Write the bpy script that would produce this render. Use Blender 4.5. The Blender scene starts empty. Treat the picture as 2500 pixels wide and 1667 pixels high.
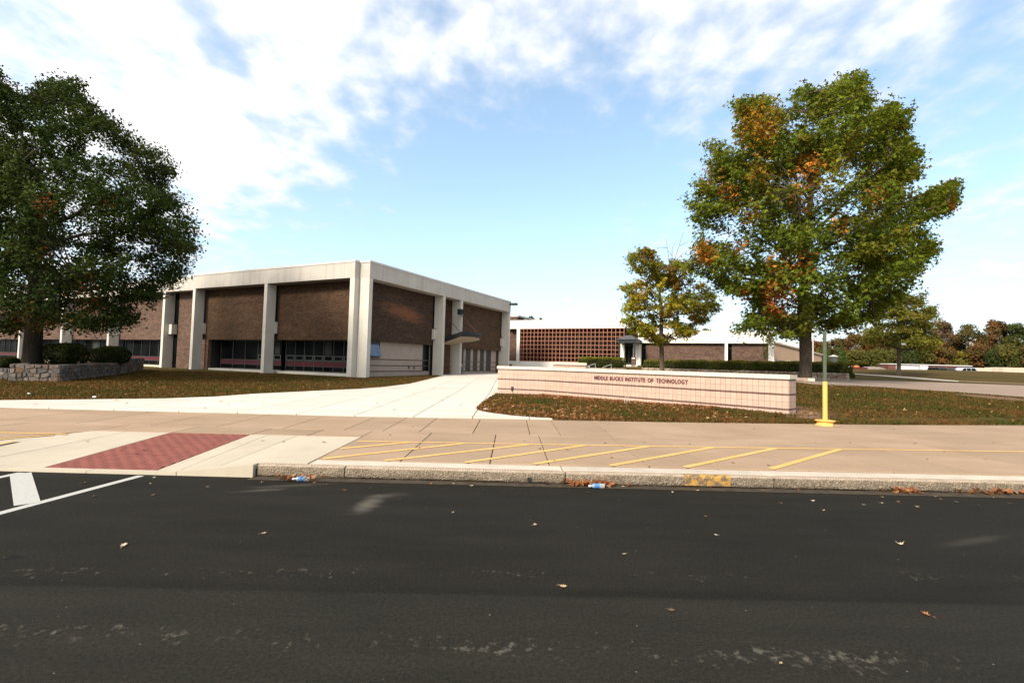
import bpy, bmesh, math, random
import numpy as np
from mathutils import Vector, Matrix

random.seed(7)
RNG = np.random.default_rng(11)
SC = bpy.context.scene
COL = SC.collection

# ------------------------------------------------------------------ camera
CF, CH = 1180.0, 1.6                      # focal length in photo pixels, eye height in metres
PITCH, ROLL = math.atan(53.5 / CF), math.radians(1.467)
_F = np.array([0, math.cos(PITCH), math.sin(PITCH)])
_U0 = np.array([0, -math.sin(PITCH), math.cos(PITCH)])
_R0 = np.array([1.0, 0, 0])
_R = _R0 * math.cos(ROLL) + _U0 * math.sin(ROLL)
_U = -_R0 * math.sin(ROLL) + _U0 * math.cos(ROLL)
_C = np.array([0, 0, CH])
cam = bpy.data.cameras.new('camera')
cam.sensor_width = 36.0
cam.lens = 36.0 * CF / 2500.0
cam.clip_end = 3000
camo = bpy.data.objects.new('camera', cam)
COL.objects.link(camo)
camo.matrix_world = Matrix(((_R[0], _U[0], -_F[0], 0), (_R[1], _U[1], -_F[1], 0), (_R[2], _U[2], -_F[2], CH), (0, 0, 0, 1)))
SC.camera = camo

# ------------------------------------------------------------------ exposure, sun, sky
SC.view_settings.view_transform = 'Standard'
SC.view_settings.look = 'None'
SC.view_settings.exposure = 1.15
SC.view_settings.gamma = 1.0
SC.view_settings.use_curve_mapping = False
SUN_EL, SUN_AZ = math.radians(34), math.atan2(-0.62, -0.80)     # azimuth measured from +Y towards +X
sdir = Vector((math.sin(SUN_AZ) * math.cos(SUN_EL), math.cos(SUN_AZ) * math.cos(SUN_EL), math.sin(SUN_EL)))
sun = bpy.data.lights.new('sun', 'SUN')
sun.energy = 3.1
sun.angle = math.radians(12)
sun.color = (1.0, 0.90, 0.75)
suno = bpy.data.objects.new('sun', sun)
COL.objects.link(suno)
suno.rotation_euler = (-sdir).to_track_quat('-Z', 'Y').to_euler()
suno.location = (0, 0, 40)


def ray(x, y):
    r = _F * CF + _R * (x - 1250) + _U * (833.5 - y)
    return r / np.linalg.norm(r)


def build_world():
    w = bpy.data.worlds.new('World')
    SC.world = w
    w.use_nodes = True
    nt = w.node_tree
    nt.nodes.clear()
    N = lambda t: nt.nodes.new(t)
    L = nt.links.new
    out = N('ShaderNodeOutputWorld')
    sky = N('ShaderNodeTexSky')
    sky.sky_type = 'NISHITA'
    sky.sun_disc = False
    sky.sun_elevation = SUN_EL
    sky.sun_rotation = SUN_AZ
    sky.air_density = 1.0
    sky.dust_density = 1.0
    sky.ozone_density = 1.0
    tint = N('ShaderNodeMix'); tint.data_type = 'RGBA'; tint.blend_type = 'MULTIPLY'
    tint.inputs[0].default_value = 1.0
    L(sky.outputs[0], tint.inputs[6]); tint.inputs[7].default_value = (0.96, 0.97, 0.96, 1)
    tc = N('ShaderNodeTexCoord')
    nrm = N('ShaderNodeVectorMath'); nrm.operation = 'NORMALIZE'
    L(tc.outputs['Generated'], nrm.inputs[0])
    sep = N('ShaderNodeSeparateXYZ'); L(nrm.outputs[0], sep.inputs[0])

    def M(op, a, b=None, c=None, clamp=False):
        n = N('ShaderNodeMath'); n.operation = op; n.use_clamp = clamp
        for i, v in enumerate((a, b, c)):
            if v is None: continue
            if isinstance(v, (int, float)): n.inputs[i].default_value = v
            else: L(v, n.inputs[i])
        return n.outputs[0]
    z = M('MAXIMUM', sep.outputs[2], 0.0)
    zz = M('ADD', z, 0.16)
    px = M('DIVIDE', sep.outputs[0], zz)
    py = M('DIVIDE', sep.outputs[1], zz)
    comb = N('ShaderNodeCombineXYZ'); L(px, comb.inputs[0]); L(py, comb.inputs[1])

    def noise(scale, detail, rough, dist=0.0, off=(0, 0, 0), stretch=(1, 1, 1)):
        mp = N('ShaderNodeMapping'); L(comb.outputs[0], mp.inputs[0])
        mp.inputs['Location'].default_value = off; mp.inputs['Scale'].default_value = stretch
        n = N('ShaderNodeTexNoise'); n.inputs['Scale'].default_value = scale
        n.inputs['Detail'].default_value = detail; n.inputs['Roughness'].default_value = rough
        n.inputs['Distortion'].default_value = dist
        L(mp.outputs[0], n.inputs['Vector'])
        return n.outputs[0]
    n1 = noise(1.9, 5, 0.45, 0.0, (3.1, 1.7, 0), (1.0, 0.75, 1))
    n2 = noise(8.5, 5, 0.5, 0.1, (0.4, 5.0, 0), (1.0, 0.8, 1))
    nn = M('ADD', M('MULTIPLY', n1, 0.55), M('MULTIPLY', n2, 1.0))
    nn = M('SUBTRACT', nn, 0.265)

    def lobe(x, y, deg):
        d = ray(x, y)
        dp = N('ShaderNodeVectorMath'); dp.operation = 'DOT_PRODUCT'
        L(nrm.outputs[0], dp.inputs[0]); dp.inputs[1].default_value = tuple(d)
        k = 1.0 / (1.0 - math.cos(math.radians(deg)))
        return M('EXPONENT', M('MULTIPLY', M('SUBTRACT', dp.outputs[1], 1.0), k))
    up = N('ShaderNodeMapRange'); up.interpolation_type = 'SMOOTHSTEP'; L(z, up.inputs[0]); up.inputs[1].default_value = .38; up.inputs[2].default_value = .56; up.inputs[4].default_value = .18
    bias = M('ADD', up.outputs[0], M('MULTIPLY', lobe(250, 260, 17), 0.42))
    bias = M('ADD', bias, M('MULTIPLY', lobe(640, 90, 8), 0.20))
    bias = M('ADD', bias, M('MULTIPLY', lobe(560, 420, 6), 0.12))
    for lx_, ly_, lr_, la_ in ((120, 50, 5, -.30), (470, 20, 3, -.2), (560, 130, 4.5, -.24), (960, 130, 4.5, .16), (1300, 110, 8, .11), (1020, 40, 3, -.1), (1800, 60, 14, .05), (2250, 120, 14, .05)):
        bias = M('ADD', bias, M('MULTIPLY', lobe(lx_, ly_, lr_), la_))
    bias = M('ADD', bias, M('MULTIPLY', lobe(1150, 420, 12), -0.34))
    bias = M('ADD', bias, M('MULTIPLY', lobe(1500, 400, 9), -0.22))
    bias = M('ADD', bias, M('MULTIPLY', lobe(2400, 430, 10), -0.12))
    bias = M('ADD', bias, M('MULTIPLY', lobe(650, 600, 9), -0.20))
    bias = M('ADD', bias, M('MULTIPLY', lobe(2450, 660, 10), 0.16))
    bias = M('ADD', bias, M('MULTIPLY', lobe(1950, 40, 14), 0.04))
    bias = M('ADD', bias, M('MULTIPLY', M('MULTIPLY', M('SUBTRACT', 0.1, sep.outputs[1]), 1.0, clamp=True), 0.22))   # thicker thin cloud on the sun's side
    cov = M('ADD', nn, bias)
    mr = N('ShaderNodeMapRange'); mr.interpolation_type = 'SMOOTHSTEP'
    L(cov, mr.inputs[0]); mr.inputs[1].default_value = 0.38; mr.inputs[2].default_value = 0.96
    mask = M('MULTIPLY', mr.outputs[0], 0.97)
    hz = M('EXPONENT', M('MULTIPLY', z, -5.2))            # pale air towards the horizon
    hz = M('ADD', M('MULTIPLY', hz, 0.86), 0.10)
    # pale cyan veil that whitens lower down
    veil = N('ShaderNodeMix'); veil.data_type = 'RGBA'
    L(M('POWER', hz, 1.6), veil.inputs[0])
    veil.inputs[6].default_value = (0.25, 0.42, 0.46, 1); veil.inputs[7].default_value = (0.50, 0.50, 0.49, 1)
    b_sky = N('ShaderNodeBackground'); L(tint.outputs[2], b_sky.inputs[0]); b_sky.inputs[1].default_value = 0.13
    b_veil = N('ShaderNodeBackground'); L(veil.outputs[2], b_veil.inputs[0]); b_veil.inputs[1].default_value = 1.0
    shade = N('ShaderNodeMix'); shade.data_type = 'RGBA'
    L(M('SMOOTH_MIN', M('MULTIPLY', mr.outputs[0], 1.0), 1.0, 0.1), shade.inputs[0])
    shade.inputs[6].default_value = (0.36, 0.39, 0.47, 1); shade.inputs[7].default_value = (0.52, 0.52, 0.52, 1)
    b_cl = N('ShaderNodeBackground'); L(shade.outputs[2], b_cl.inputs[0]); b_cl.inputs[1].default_value = 1.0
    m1 = N('ShaderNodeMixShader'); L(hz, m1.inputs[0]); L(b_sky.outputs[0], m1.inputs[1]); L(b_veil.outputs[0], m1.inputs[2])
    m2 = N('ShaderNodeMixShader'); L(mask, m2.inputs[0]); L(m1.outputs[0], m2.inputs[1]); L(b_cl.outputs[0], m2.inputs[2])
    # glow of thin cloud round the sun, behind the camera, added as fill light
    dp = N('ShaderNodeVectorMath'); dp.operation = 'DOT_PRODUCT'
    L(nrm.outputs[0], dp.inputs[0]); dp.inputs[1].default_value = tuple(sdir)
    glow = M('MULTIPLY', M('EXPONENT', M('MULTIPLY', M('SUBTRACT', dp.outputs[1], 1.0), 2.6)), 0.75)
    b_gl = N('ShaderNodeBackground'); b_gl.inputs[0].default_value = (1.0, .95, .86, 1); L(glow, b_gl.inputs[1])
    ad = N('ShaderNodeAddShader'); L(m2.outputs[0], ad.inputs[0]); L(b_gl.outputs[0], ad.inputs[1])
    L(ad.outputs[0], out.inputs[0])


build_world()


# ------------------------------------------------------------------ small tools
def at(x, y, Y):
    """point of the place that the photo shows at pixel (x, y), Y metres ahead"""
    r = ray(x, y)
    return _C + r * (Y / r[1])


def atz(x, y, z):
    r = ray(x, y)
    return _C + r * ((z - CH) / r[2])


class TPS:
    def __init__(s, P, lam=0.02):
        P = np.array(P, float); s.xy = P[:, :2]; n = len(P)
        K = s.k(np.linalg.norm(s.xy[:, None] - s.xy[None], axis=2)) + lam * n * np.eye(n) * 0.2
        A = np.zeros((n + 3, n + 3)); A[:n, :n] = K
        A[:n, n] = 1; A[:n, n + 1:] = s.xy; A[n, :n] = 1; A[n + 1:, :n] = s.xy.T
        s.w = np.linalg.solve(A, np.r_[P[:, 2], 0, 0, 0]); s.n = n

    @staticmethod
    def k(r):
        return np.where(r > 1e-9, r * r * np.log(r + 1e-12), 0.0)

    def __call__(s, x, y):
        x = np.atleast_1d(np.asarray(x, float)); y = np.atleast_1d(np.asarray(y, float))
        q = np.stack([x, y], -1)
        o = np.empty(len(q))
        for i in range(0, len(q), 20000):
            r = np.linalg.norm(q[i:i + 20000, None] - s.xy[None], axis=2)
            o[i:i + 20000] = s.k(r) @ s.w[:s.n] + s.w[s.n] + q[i:i + 20000] @ s.w[s.n + 1:]
        return o


BA = math.radians(25.5)                                   # heading of the school's walls
BX = np.array([math.cos(BA), -math.sin(BA), 0]); BY = np.array([math.sin(BA), math.cos(BA), 0])
BO = at(856.5, 921, 33.0); BO[2] = 0.373
RO = at(1268, 881, 60.0); RO[2] = 0.0


def bw(x, y, z=0):
    return BO + BX * x + BY * y + np.array([0, 0, z])


def rw(x, y, z=0):
    return RO + BX * x + BY * y + np.array([0, 0, z])


ctrl = []
for X in (-60, -40, -25, -13, -6, 0, 4): ctrl.append((X, 12.2, .19))
ctrl += [(8, 12.9, .20), (11, 13.3, .22), (15, 14.0, .25), (25, 16.5, .33), (40, 19.5, .4), (60, 24, .45)]
for (x, y, z) in ((-9, 0, .38), (0, 0, .365), (-18, 0, .41), (-31, .5, .43), (-50, .5, .4), (1, 5, .40), (1, 10, .45), (1.5, 14, .50), (1, 23, .6), (1, -6, .31), (-15, -10, .3)):
    p = bw(x, y); ctrl.append((p[0], p[1], z))
ctrl += [(-20.5, 21.8, .27), (-30, 33, .40), (-40, 25, .32), (-3, 20, .25), (-2.5, 28, .36), (-13, 16, .22)]
ctrl += [(8.04, 14.05, .33), (5, 17.1, .29), (1.32, 21, .26), (-.64, 21.7, .23), (6.5, 22, .62), (2.5, 27, .5), (9.5, 19, .62)]
for (x, z, t) in ((0, .9, -.5), (8, 1.35, -.5), (14, 1.66, -1.5), (21, 1.7, -.5), (28, 1.75, -.5)):
    p = rw(x, t); ctrl.append((p[0], p[1], z))
DRIVE_NEAR = [(1990, 940.5, .97), (2040, 942, .95), (2162, 947, .88), (2280, 955, .80), (2382, 962, .74), (2500, 970.6, .68), (2640, 980, .62)]
DRIVE_FAR = [(1900, 928, 1.1), (2065, 928, 1.1), (2163, 930.5, 1.08), (2280, 934, 1.05), (2382, 937.5, 1.03), (2500, 942, 1.0), (2640, 947, .95)]
for (x, y, z) in DRIVE_NEAR + DRIVE_FAR:
    p = atz(x, y, z); ctrl.append((p[0], p[1], z))
for (x, y, Y) in ((2040, 900.5, 62), (2100, 901.5, 62), (2200, 902.5, 62), (2300, 903.5, 62), (2400, 906, 62), (2500, 908.5, 62), (2640, 913, 62), (2200, 916, 45), (2400, 921, 45)):
    p = at(x, y, Y); ctrl.append(tuple(p))
ctrl += [(15.8, 26, 1.0), (10, 32, .95), (21, 31, 1.12), (12, 41, 1.2), (45, 78, 1.9), (90, 90, 2.0), (100, 45, 1.4), (80, 110, 1.9), (130, 140, 2.0), (60, 150, 2.0),
         (0, 130, 2.0), (-100, 60, .6), (-120, 160, 1.2), (-60, 100, 1), (200, 250, 2.5), (-200, 250, 2), (0, 350, 2.5), (350, 60, 1.5), (-350, 60, .6), (300, 450, 3), (-300, 450, 2), (25, 64, 2.0)]
TERR = TPS(ctrl)


def tz(x, y):
    return float(TERR([x], [y])[0])


def onterr(x, y):
    """where the line of sight through pixel (x, y) meets the ground"""
    r = ray(x, y)
    for t in np.arange(8, 160, .25):
        p = _C + r * t
        if p[1] > 11.5 and p[2] < tz(p[0], p[1]): break
    a, b = t - .25, t
    for _ in range(20):
        m = (a + b) / 2; p = _C + r * m
        if p[2] < tz(p[0], p[1]): b = m
        else: a = m
    return p


def sw(x, y):                                            # sidewalk height
    return .165 + (y - 6.9) * .005


# ------------------------------------------------------------------ meshes
class MB:
    """collects shapes for ONE mesh object; u, v in metres by face direction"""
    def __init__(s):
        s.v = []; s.f = []; s.mi = []

    def add(s, vs, fs, mi=0):
        o = len(s.v); s.v.extend([tuple(map(float, p)) for p in vs])
        s.f.extend([tuple(i + o for i in f) for f in fs]); s.mi.extend([mi] * len(fs)); return s

    def box(s, x0, x1, y0, y1, z0, z1, mi=0):
        x0, x1 = min(x0, x1), max(x0, x1); y0, y1 = min(y0, y1), max(y0, y1); z0, z1 = min(z0, z1), max(z0, z1)
        return s.add([(x0, y0, z0), (x1, y0, z0), (x1, y1, z0), (x0, y1, z0), (x0, y0, z1), (x1, y0, z1), (x1, y1, z1), (x0, y1, z1)],
                     [(3, 2, 1, 0), (4, 5, 6, 7), (0, 1, 5, 4), (1, 2, 6, 5), (2, 3, 7, 6), (3, 0, 4, 7)], mi)

    def prism(s, poly, z0, z1, mi=0):
        n = len(poly)
        zf0 = z0 if callable(z0) else (lambda x, y: z0); zf1 = z1 if callable(z1) else (lambda x, y: z1)
        return s.add([(x, y, zf0(x, y)) for x, y in poly] + [(x, y, zf1(x, y)) for x, y in poly],
                     [tuple(reversed(range(n))), tuple(range(n, 2 * n))] + [(i, (i + 1) % n, n + (i + 1) % n, n + i) for i in range(n)], mi)

    def tube(s, pts, rad, n=6, cap=True, mi=0):
        pts = [Vector(p) for p in pts]
        if not hasattr(rad, '__len__'): rad = [rad] * len(pts)
        rings = []; u = None
        for i, p in enumerate(pts):
            d = (pts[min(i + 1, len(pts) - 1)] - pts[max(i - 1, 0)])
            d = d.normalized() if d.length > 1e-9 else Vector((0, 0, 1))
            if u is None: u = d.orthogonal().normalized()
            else:
                u = u - d * u.dot(d); u = u.normalized() if u.length > 1e-6 else d.orthogonal().normalized()
            w = d.cross(u)
            rings.append([p + (u * math.cos(2 * math.pi * k / n) + w * math.sin(2 * math.pi * k / n)) * rad[i] for k in range(n)])
        vs = [q for r in rings for q in r]; fs = []
        for i in range(len(rings) - 1):
            for k in range(n):
                fs.append((i * n + k, i * n + (k + 1) % n, (i + 1) * n + (k + 1) % n, (i + 1) * n + k))
        if cap:
            fs.append(tuple(reversed(range(n)))); fs.append(tuple(range((len(rings) - 1) * n, len(rings) * n)))
        return s.add(vs, fs, mi)

    def lathe(s, prof, c=(0, 0, 0), n=16, mi=0):
        vs = []; fs = []
        for r, z in prof:
            for k in range(n):
                vs.append((c[0] + r * math.cos(2 * math.pi * k / n), c[1] + r * math.sin(2 * math.pi * k / n), c[2] + z))
        for i in range(len(prof) - 1):
            for k in range(n): fs.append((i * n + k, i * n + (k + 1) % n, (i + 1) * n + (k + 1) % n, (i + 1) * n + k))
        fs.append(tuple(reversed(range(n)))); fs.append(tuple(range((len(prof) - 1) * n, len(prof) * n)))
        return s.add(vs, fs, mi)

    def mesh(s, name, mats, smooth=False):
        me = bpy.data.meshes.new(name); me.from_pydata(s.v, [], s.f)
        for m in (mats if isinstance(mats, (list, tuple)) else [mats]): me.materials.append(m)
        if any(s.mi): me.polygons.foreach_set('material_index', s.mi)
        uv = me.uv_layers.new(name='UVMap')
        nl = len(me.loops); vi = np.empty(nl, int); me.loops.foreach_get('vertex_index', vi)
        co = np.empty(len(me.vertices) * 3); me.vertices.foreach_get('co', co); co = co.reshape(-1, 3)
        nr = np.empty(len(me.polygons) * 3); me.polygons.foreach_get('normal', nr); nr = np.abs(nr.reshape(-1, 3))
        lt = np.empty(len(me.polygons), int); me.polygons.foreach_get('loop_total', lt)
        fn = np.repeat(nr, lt, axis=0); c = co[vi]
        ax = np.argmax(fn, axis=1)
        u = np.where(ax == 0, c[:, 1], c[:, 0]); v = np.where(ax == 2, c[:, 1], c[:, 2])
        uv.data.foreach_set('uv', np.stack([u, v], -1).ravel())
        if smooth: me.polygons.foreach_set('use_smooth', [True] * len(me.polygons))
        return me

    def build(s, name, mats, parent=None, smooth=False, loc=None, rot=None):
        return link(name, s.mesh(name, mats, smooth), parent, loc, rot)


def link(name, me, parent=None, loc=None, rot=None):
    o = bpy.data.objects.new(name, me); COL.objects.link(o)
    if parent is not None: o.parent = parent
    if loc is not None: o.location = loc
    if rot is not None: o.rotation_euler = rot
    return o


def tag(o, label=None, cat=None, group=None, kind=None):
    if label: o['label'] = label
    if cat: o['category'] = cat
    if group: o['group'] = group
    if kind: o['kind'] = kind
    return o


def thing(name, label, cat, loc=(0, 0, 0), rz=0.0, group=None):
    o = bpy.data.objects.new(name, None); COL.objects.link(o)
    o.empty_display_size = .3
    o.location = tuple(float(v) for v in loc); o.rotation_euler = (0, 0, rz)
    return tag(o, label, cat, group)


def npmesh(name, V, F, mats, cols=None, smooth=False):
    """big mesh from arrays; F is (n, 3) or (n, 4)"""
    me = bpy.data.meshes.new(name)
    V = np.asarray(V, np.float32); F = np.asarray(F, np.int32); k = F.shape[1]
    me.vertices.add(len(V)); me.vertices.foreach_set('co', V.ravel())
    me.loops.add(F.size); me.loops.foreach_set('vertex_index', F.ravel())
    me.polygons.add(len(F)); me.polygons.foreach_set('loop_start', np.arange(0, F.size, k, dtype=np.int32))
    me.polygons.foreach_set('loop_total', np.full(len(F), k, np.int32))
    for m in (mats if isinstance(mats, (list, tuple)) else [mats]): me.materials.append(m)
    if cols is not None:
        a = me.color_attributes.new('Col', 'FLOAT_COLOR', 'POINT')
        c = np.ones((len(V), 4), np.float32); c[:, :3] = cols; a.data.foreach_set('color', c.ravel())
    if smooth: me.polygons.foreach_set('use_smooth', np.ones(len(F), bool))
    me.update(calc_edges=True); me.validate()
    return me


# ------------------------------------------------------------------ materials
class NT:
    def __init__(s, name):
        s.m = bpy.data.materials.new(name); s.m.use_nodes = True; s.t = s.m.node_tree; s.t.nodes.clear()
        s.out = s.t.nodes.new('ShaderNodeOutputMaterial'); s.b = s.t.nodes.new('ShaderNodeBsdfPrincipled')
        s.t.links.new(s.b.outputs[0], s.out.inputs[0]); s.tc = None

    def N(s, t, **k):
        n = s.t.nodes.new(t)
        for a, v in k.items(): setattr(n, a, v)
        return n

    def L(s, a, b): s.t.links.new(a, b)

    def co(s, kind='Object'):
        if s.tc is None: s.tc = s.N('ShaderNodeTexCoord')
        return s.tc.outputs[kind]

    def world(s):
        return s.N('ShaderNodeNewGeometry').outputs['Position']

    def noise(s, scale, detail=4, rough=.5, vec=None, stretch=None, dist=0):
        n = s.N('ShaderNodeTexNoise'); n.inputs['Scale'].default_value = scale; n.inputs['Detail'].default_value = detail
        n.inputs['Roughness'].default_value = rough; n.inputs['Distortion'].default_value = dist
        v = vec if vec is not None else s.co()
        if stretch:
            mp = s.N('ShaderNodeMapping'); mp.inputs['Scale'].default_value = stretch; s.L(v, mp.inputs[0]); v = mp.outputs[0]
        s.L(v, n.inputs['Vector']); return n.outputs[0]

    def ramp(s, fac, stops):
        r = s.N('ShaderNodeValToRGB'); el = r.color_ramp.elements
        while len(el) < len(stops): el.new(.5)
        for e, (p, c) in zip(el, stops):
            e.position = p; e.color = (*c, 1) if len(c) == 3 else c
        s.L(fac, r.inputs[0]); return r.outputs[0]

    def mix(s, fac, a, b, blend='MIX'):
        n = s.N('ShaderNodeMix', data_type='RGBA', blend_type=blend)
        for i, v in ((0, fac), (6, a), (7, b)):
            if isinstance(v, (int, float)): n.inputs[i].default_value = v
            elif isinstance(v, tuple): n.inputs[i].default_value = (*v, 1)
            else: s.L(v, n.inputs[i])
        return n.outputs[2]

    def math(s, op, a, b=None, c=None, clamp=False):
        n = s.N('ShaderNodeMath', operation=op, use_clamp=clamp)
        for i, v in enumerate((a, b, c)):
            if v is None: continue
            if isinstance(v, (int, float)): n.inputs[i].default_value = v
            else: s.L(v, n.inputs[i])
        return n.outputs[0]

    def mr(s, v, a, b, c=0., d=1., smooth=True):
        n = s.N('ShaderNodeMapRange'); n.interpolation_type = 'SMOOTHSTEP' if smooth else 'LINEAR'
        s.L(v, n.inputs[0])
        for i, q in enumerate((a, b, c, d)): n.inputs[i + 1].default_value = q
        return n.outputs[0]

    def rnd(s):
        return s.N('ShaderNodeObjectInfo').outputs['Random']

    def color(s, c):
        if isinstance(c, tuple): s.b.inputs['Base Color'].default_value = (*c, 1)
        else: s.L(c, s.b.inputs['Base Color'])

    def bump(s, h, strength=.3, dist=.01):
        b = s.N('ShaderNodeBump'); b.inputs['Strength'].default_value = strength; b.inputs['Distance'].default_value = dist
        s.L(h, b.inputs['Height']); s.L(b.outputs[0], s.b.inputs['Normal'])

    def rough(s, r):
        if isinstance(r, (int, float)): s.b.inputs['Roughness'].default_value = r
        else: s.L(r, s.b.inputs['Roughness'])

    def spec(s, v): s.b.inputs['Specular IOR Level'].default_value = v


def scl(c, k): return tuple(v * k for v in c)


def simple(name, c, rough=.7, var=.18, scale=3., bump=.15, bscale=40., spec=.3, metal=0., rnd=0., bdist=.004):
    t = NT(name)
    col = t.ramp(t.noise(scale, 6, .6), [(.3, scl(c, 1 - var)), (.7, scl(c, 1 + var))])
    if rnd:
        col = t.mix(1., col, t.ramp(t.rnd(), [(0., (1 - rnd,) * 3), (1., (1 + rnd,) * 3)]), 'MULTIPLY')
    t.color(col); t.rough(rough); t.spec(spec); t.b.inputs['Metallic'].default_value = metal
    if bump: t.bump(t.noise(bscale, 4, .6), bump, bdist)
    return t.m


def m_concrete(name, c, streak=.25, rnd=0.):
    t = NT(name)
    a = t.ramp(t.noise(.7, 6, .6, t.co()), [(.25, scl(c, .82)), (.75, scl(c, 1.1))])
    st = t.noise(1.6, 6, .7, t.co(), (1.7, 1.7, .10))
    col = t.mix(t.mr(st, .46, .72, 0, min(1, streak * 1.8)), a, scl(c, .52))
    fine = t.noise(60, 3, .6)
    col = t.mix(.25, col, t.ramp(fine, [(.3, scl(c, .8)), (.7, scl(c, 1.15))]))
    if rnd: col = t.mix(1., col, t.ramp(t.rnd(), [(0., (1 - rnd,) * 3), (1., (1 + rnd,) * 3)]), 'MULTIPLY')
    t.color(col); t.rough(.88); t.spec(.2); t.bump(fine, .25, .004)
    return t.m


def m_brick(name, c, patch=None):
    t = NT(name)
    mp = t.N('ShaderNodeMapping'); t.L(t.co('UV'), mp.inputs[0])
    br = t.N('ShaderNodeTexBrick'); t.L(mp.outputs[0], br.inputs['Vector'])
    br.inputs['Scale'].default_value = 1.0; br.inputs['Brick Width'].default_value = .215; br.inputs['Row Height'].default_value = .072
    br.inputs['Mortar Size'].default_value = .005; br.inputs['Mortar Smooth'].default_value = .2; br.inputs['Bias'].default_value = -.1
    br.inputs['Color1'].default_value = (*scl(c, .62), 1); br.inputs['Color2'].default_value = (*scl(c, 1.32), 1)
    br.inputs['Mortar'].default_value = (*scl((c[0], c[0] * .66, c[0] * .5), .85), 1)
    col = t.mix(1., br.outputs[0], t.ramp(t.noise(1.1, 6, .62, t.co('UV'), (.5, 2.2, 1)), [(.25, (.72,) * 3), (.75, (1.28,) * 3)]), 'MULTIPLY')
    dark = t.noise(2.4, 4, .6, t.co('UV'), (.6, 5., 1))
    col = t.mix(t.mr(dark, .64, .74, 0, .55), col, scl(c, .4))
    if patch:
        (u, v, ru, rv, pc) = patch
        sx = t.N('ShaderNodeSeparateXYZ'); t.L(t.co('UV'), sx.inputs[0])
        du = t.math('DIVIDE', t.math('SUBTRACT', sx.outputs[0], u), ru)
        dv = t.math('DIVIDE', t.math('SUBTRACT', t.math('ADD', sx.outputs[1], t.math('MULTIPLY', t.math('SUBTRACT', sx.outputs[0], u), .12)), v), rv)
        d = t.math('SQRT', t.math('ADD', t.math('MULTIPLY', du, du), t.math('MULTIPLY', dv, dv)))
        d = t.math('ADD', d, t.math('MULTIPLY', t.math('SUBTRACT', t.noise(1.9, 6, .7, t.co('UV'), (.5, 3.6, 1)), .5), 3.2))
        col = t.mix(t.mr(d, .3, 1.3, .75, 0.), col, pc)
    t.color(col); t.rough(.9); t.spec(.15); t.bump(br.outputs[1], -.4, .006)
    return t.m


def m_leaf(name, trans=.3):
    t = NT(name)
    a = t.N('ShaderNodeVertexColor', layer_name='Col')
    t.color(a.outputs[0]); t.rough(.7); t.spec(.06)
    tr = t.N('ShaderNodeBsdfTranslucent'); t.L(t.mix(1., a.outputs[0], (1.5, 1.45, .8), 'MULTIPLY'), tr.inputs[0])
    mx = t.N('ShaderNodeMixShader'); mx.inputs[0].default_value = trans
    t.L(t.b.outputs[0], mx.inputs[1]); t.L(tr.outputs[0], mx.inputs[2]); t.L(mx.outputs[0], t.out.inputs[0])
    return t.m


def m_bark(name, c):
    t = NT(name)
    n = t.noise(5, 6, .65, t.co(), (3, 3, .5))
    t.color(t.ramp(n, [(.3, scl(c, .45)), (.7, scl(c, 1.3))])); t.rough(.95); t.spec(.1); t.bump(n, .8, .04)
    return t.m


def m_glass(name, c=(.005, .006, .0065), rough=.25, spec=.01):
    t = NT(name)
    t.color(t.ramp(t.noise(.6, 2, .5, t.co(), (1, 1, .4)), [(.35, scl(c, .5)), (.65, scl(c, 1.5))])); t.rough(rough); t.spec(spec)
    return t.m


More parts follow.
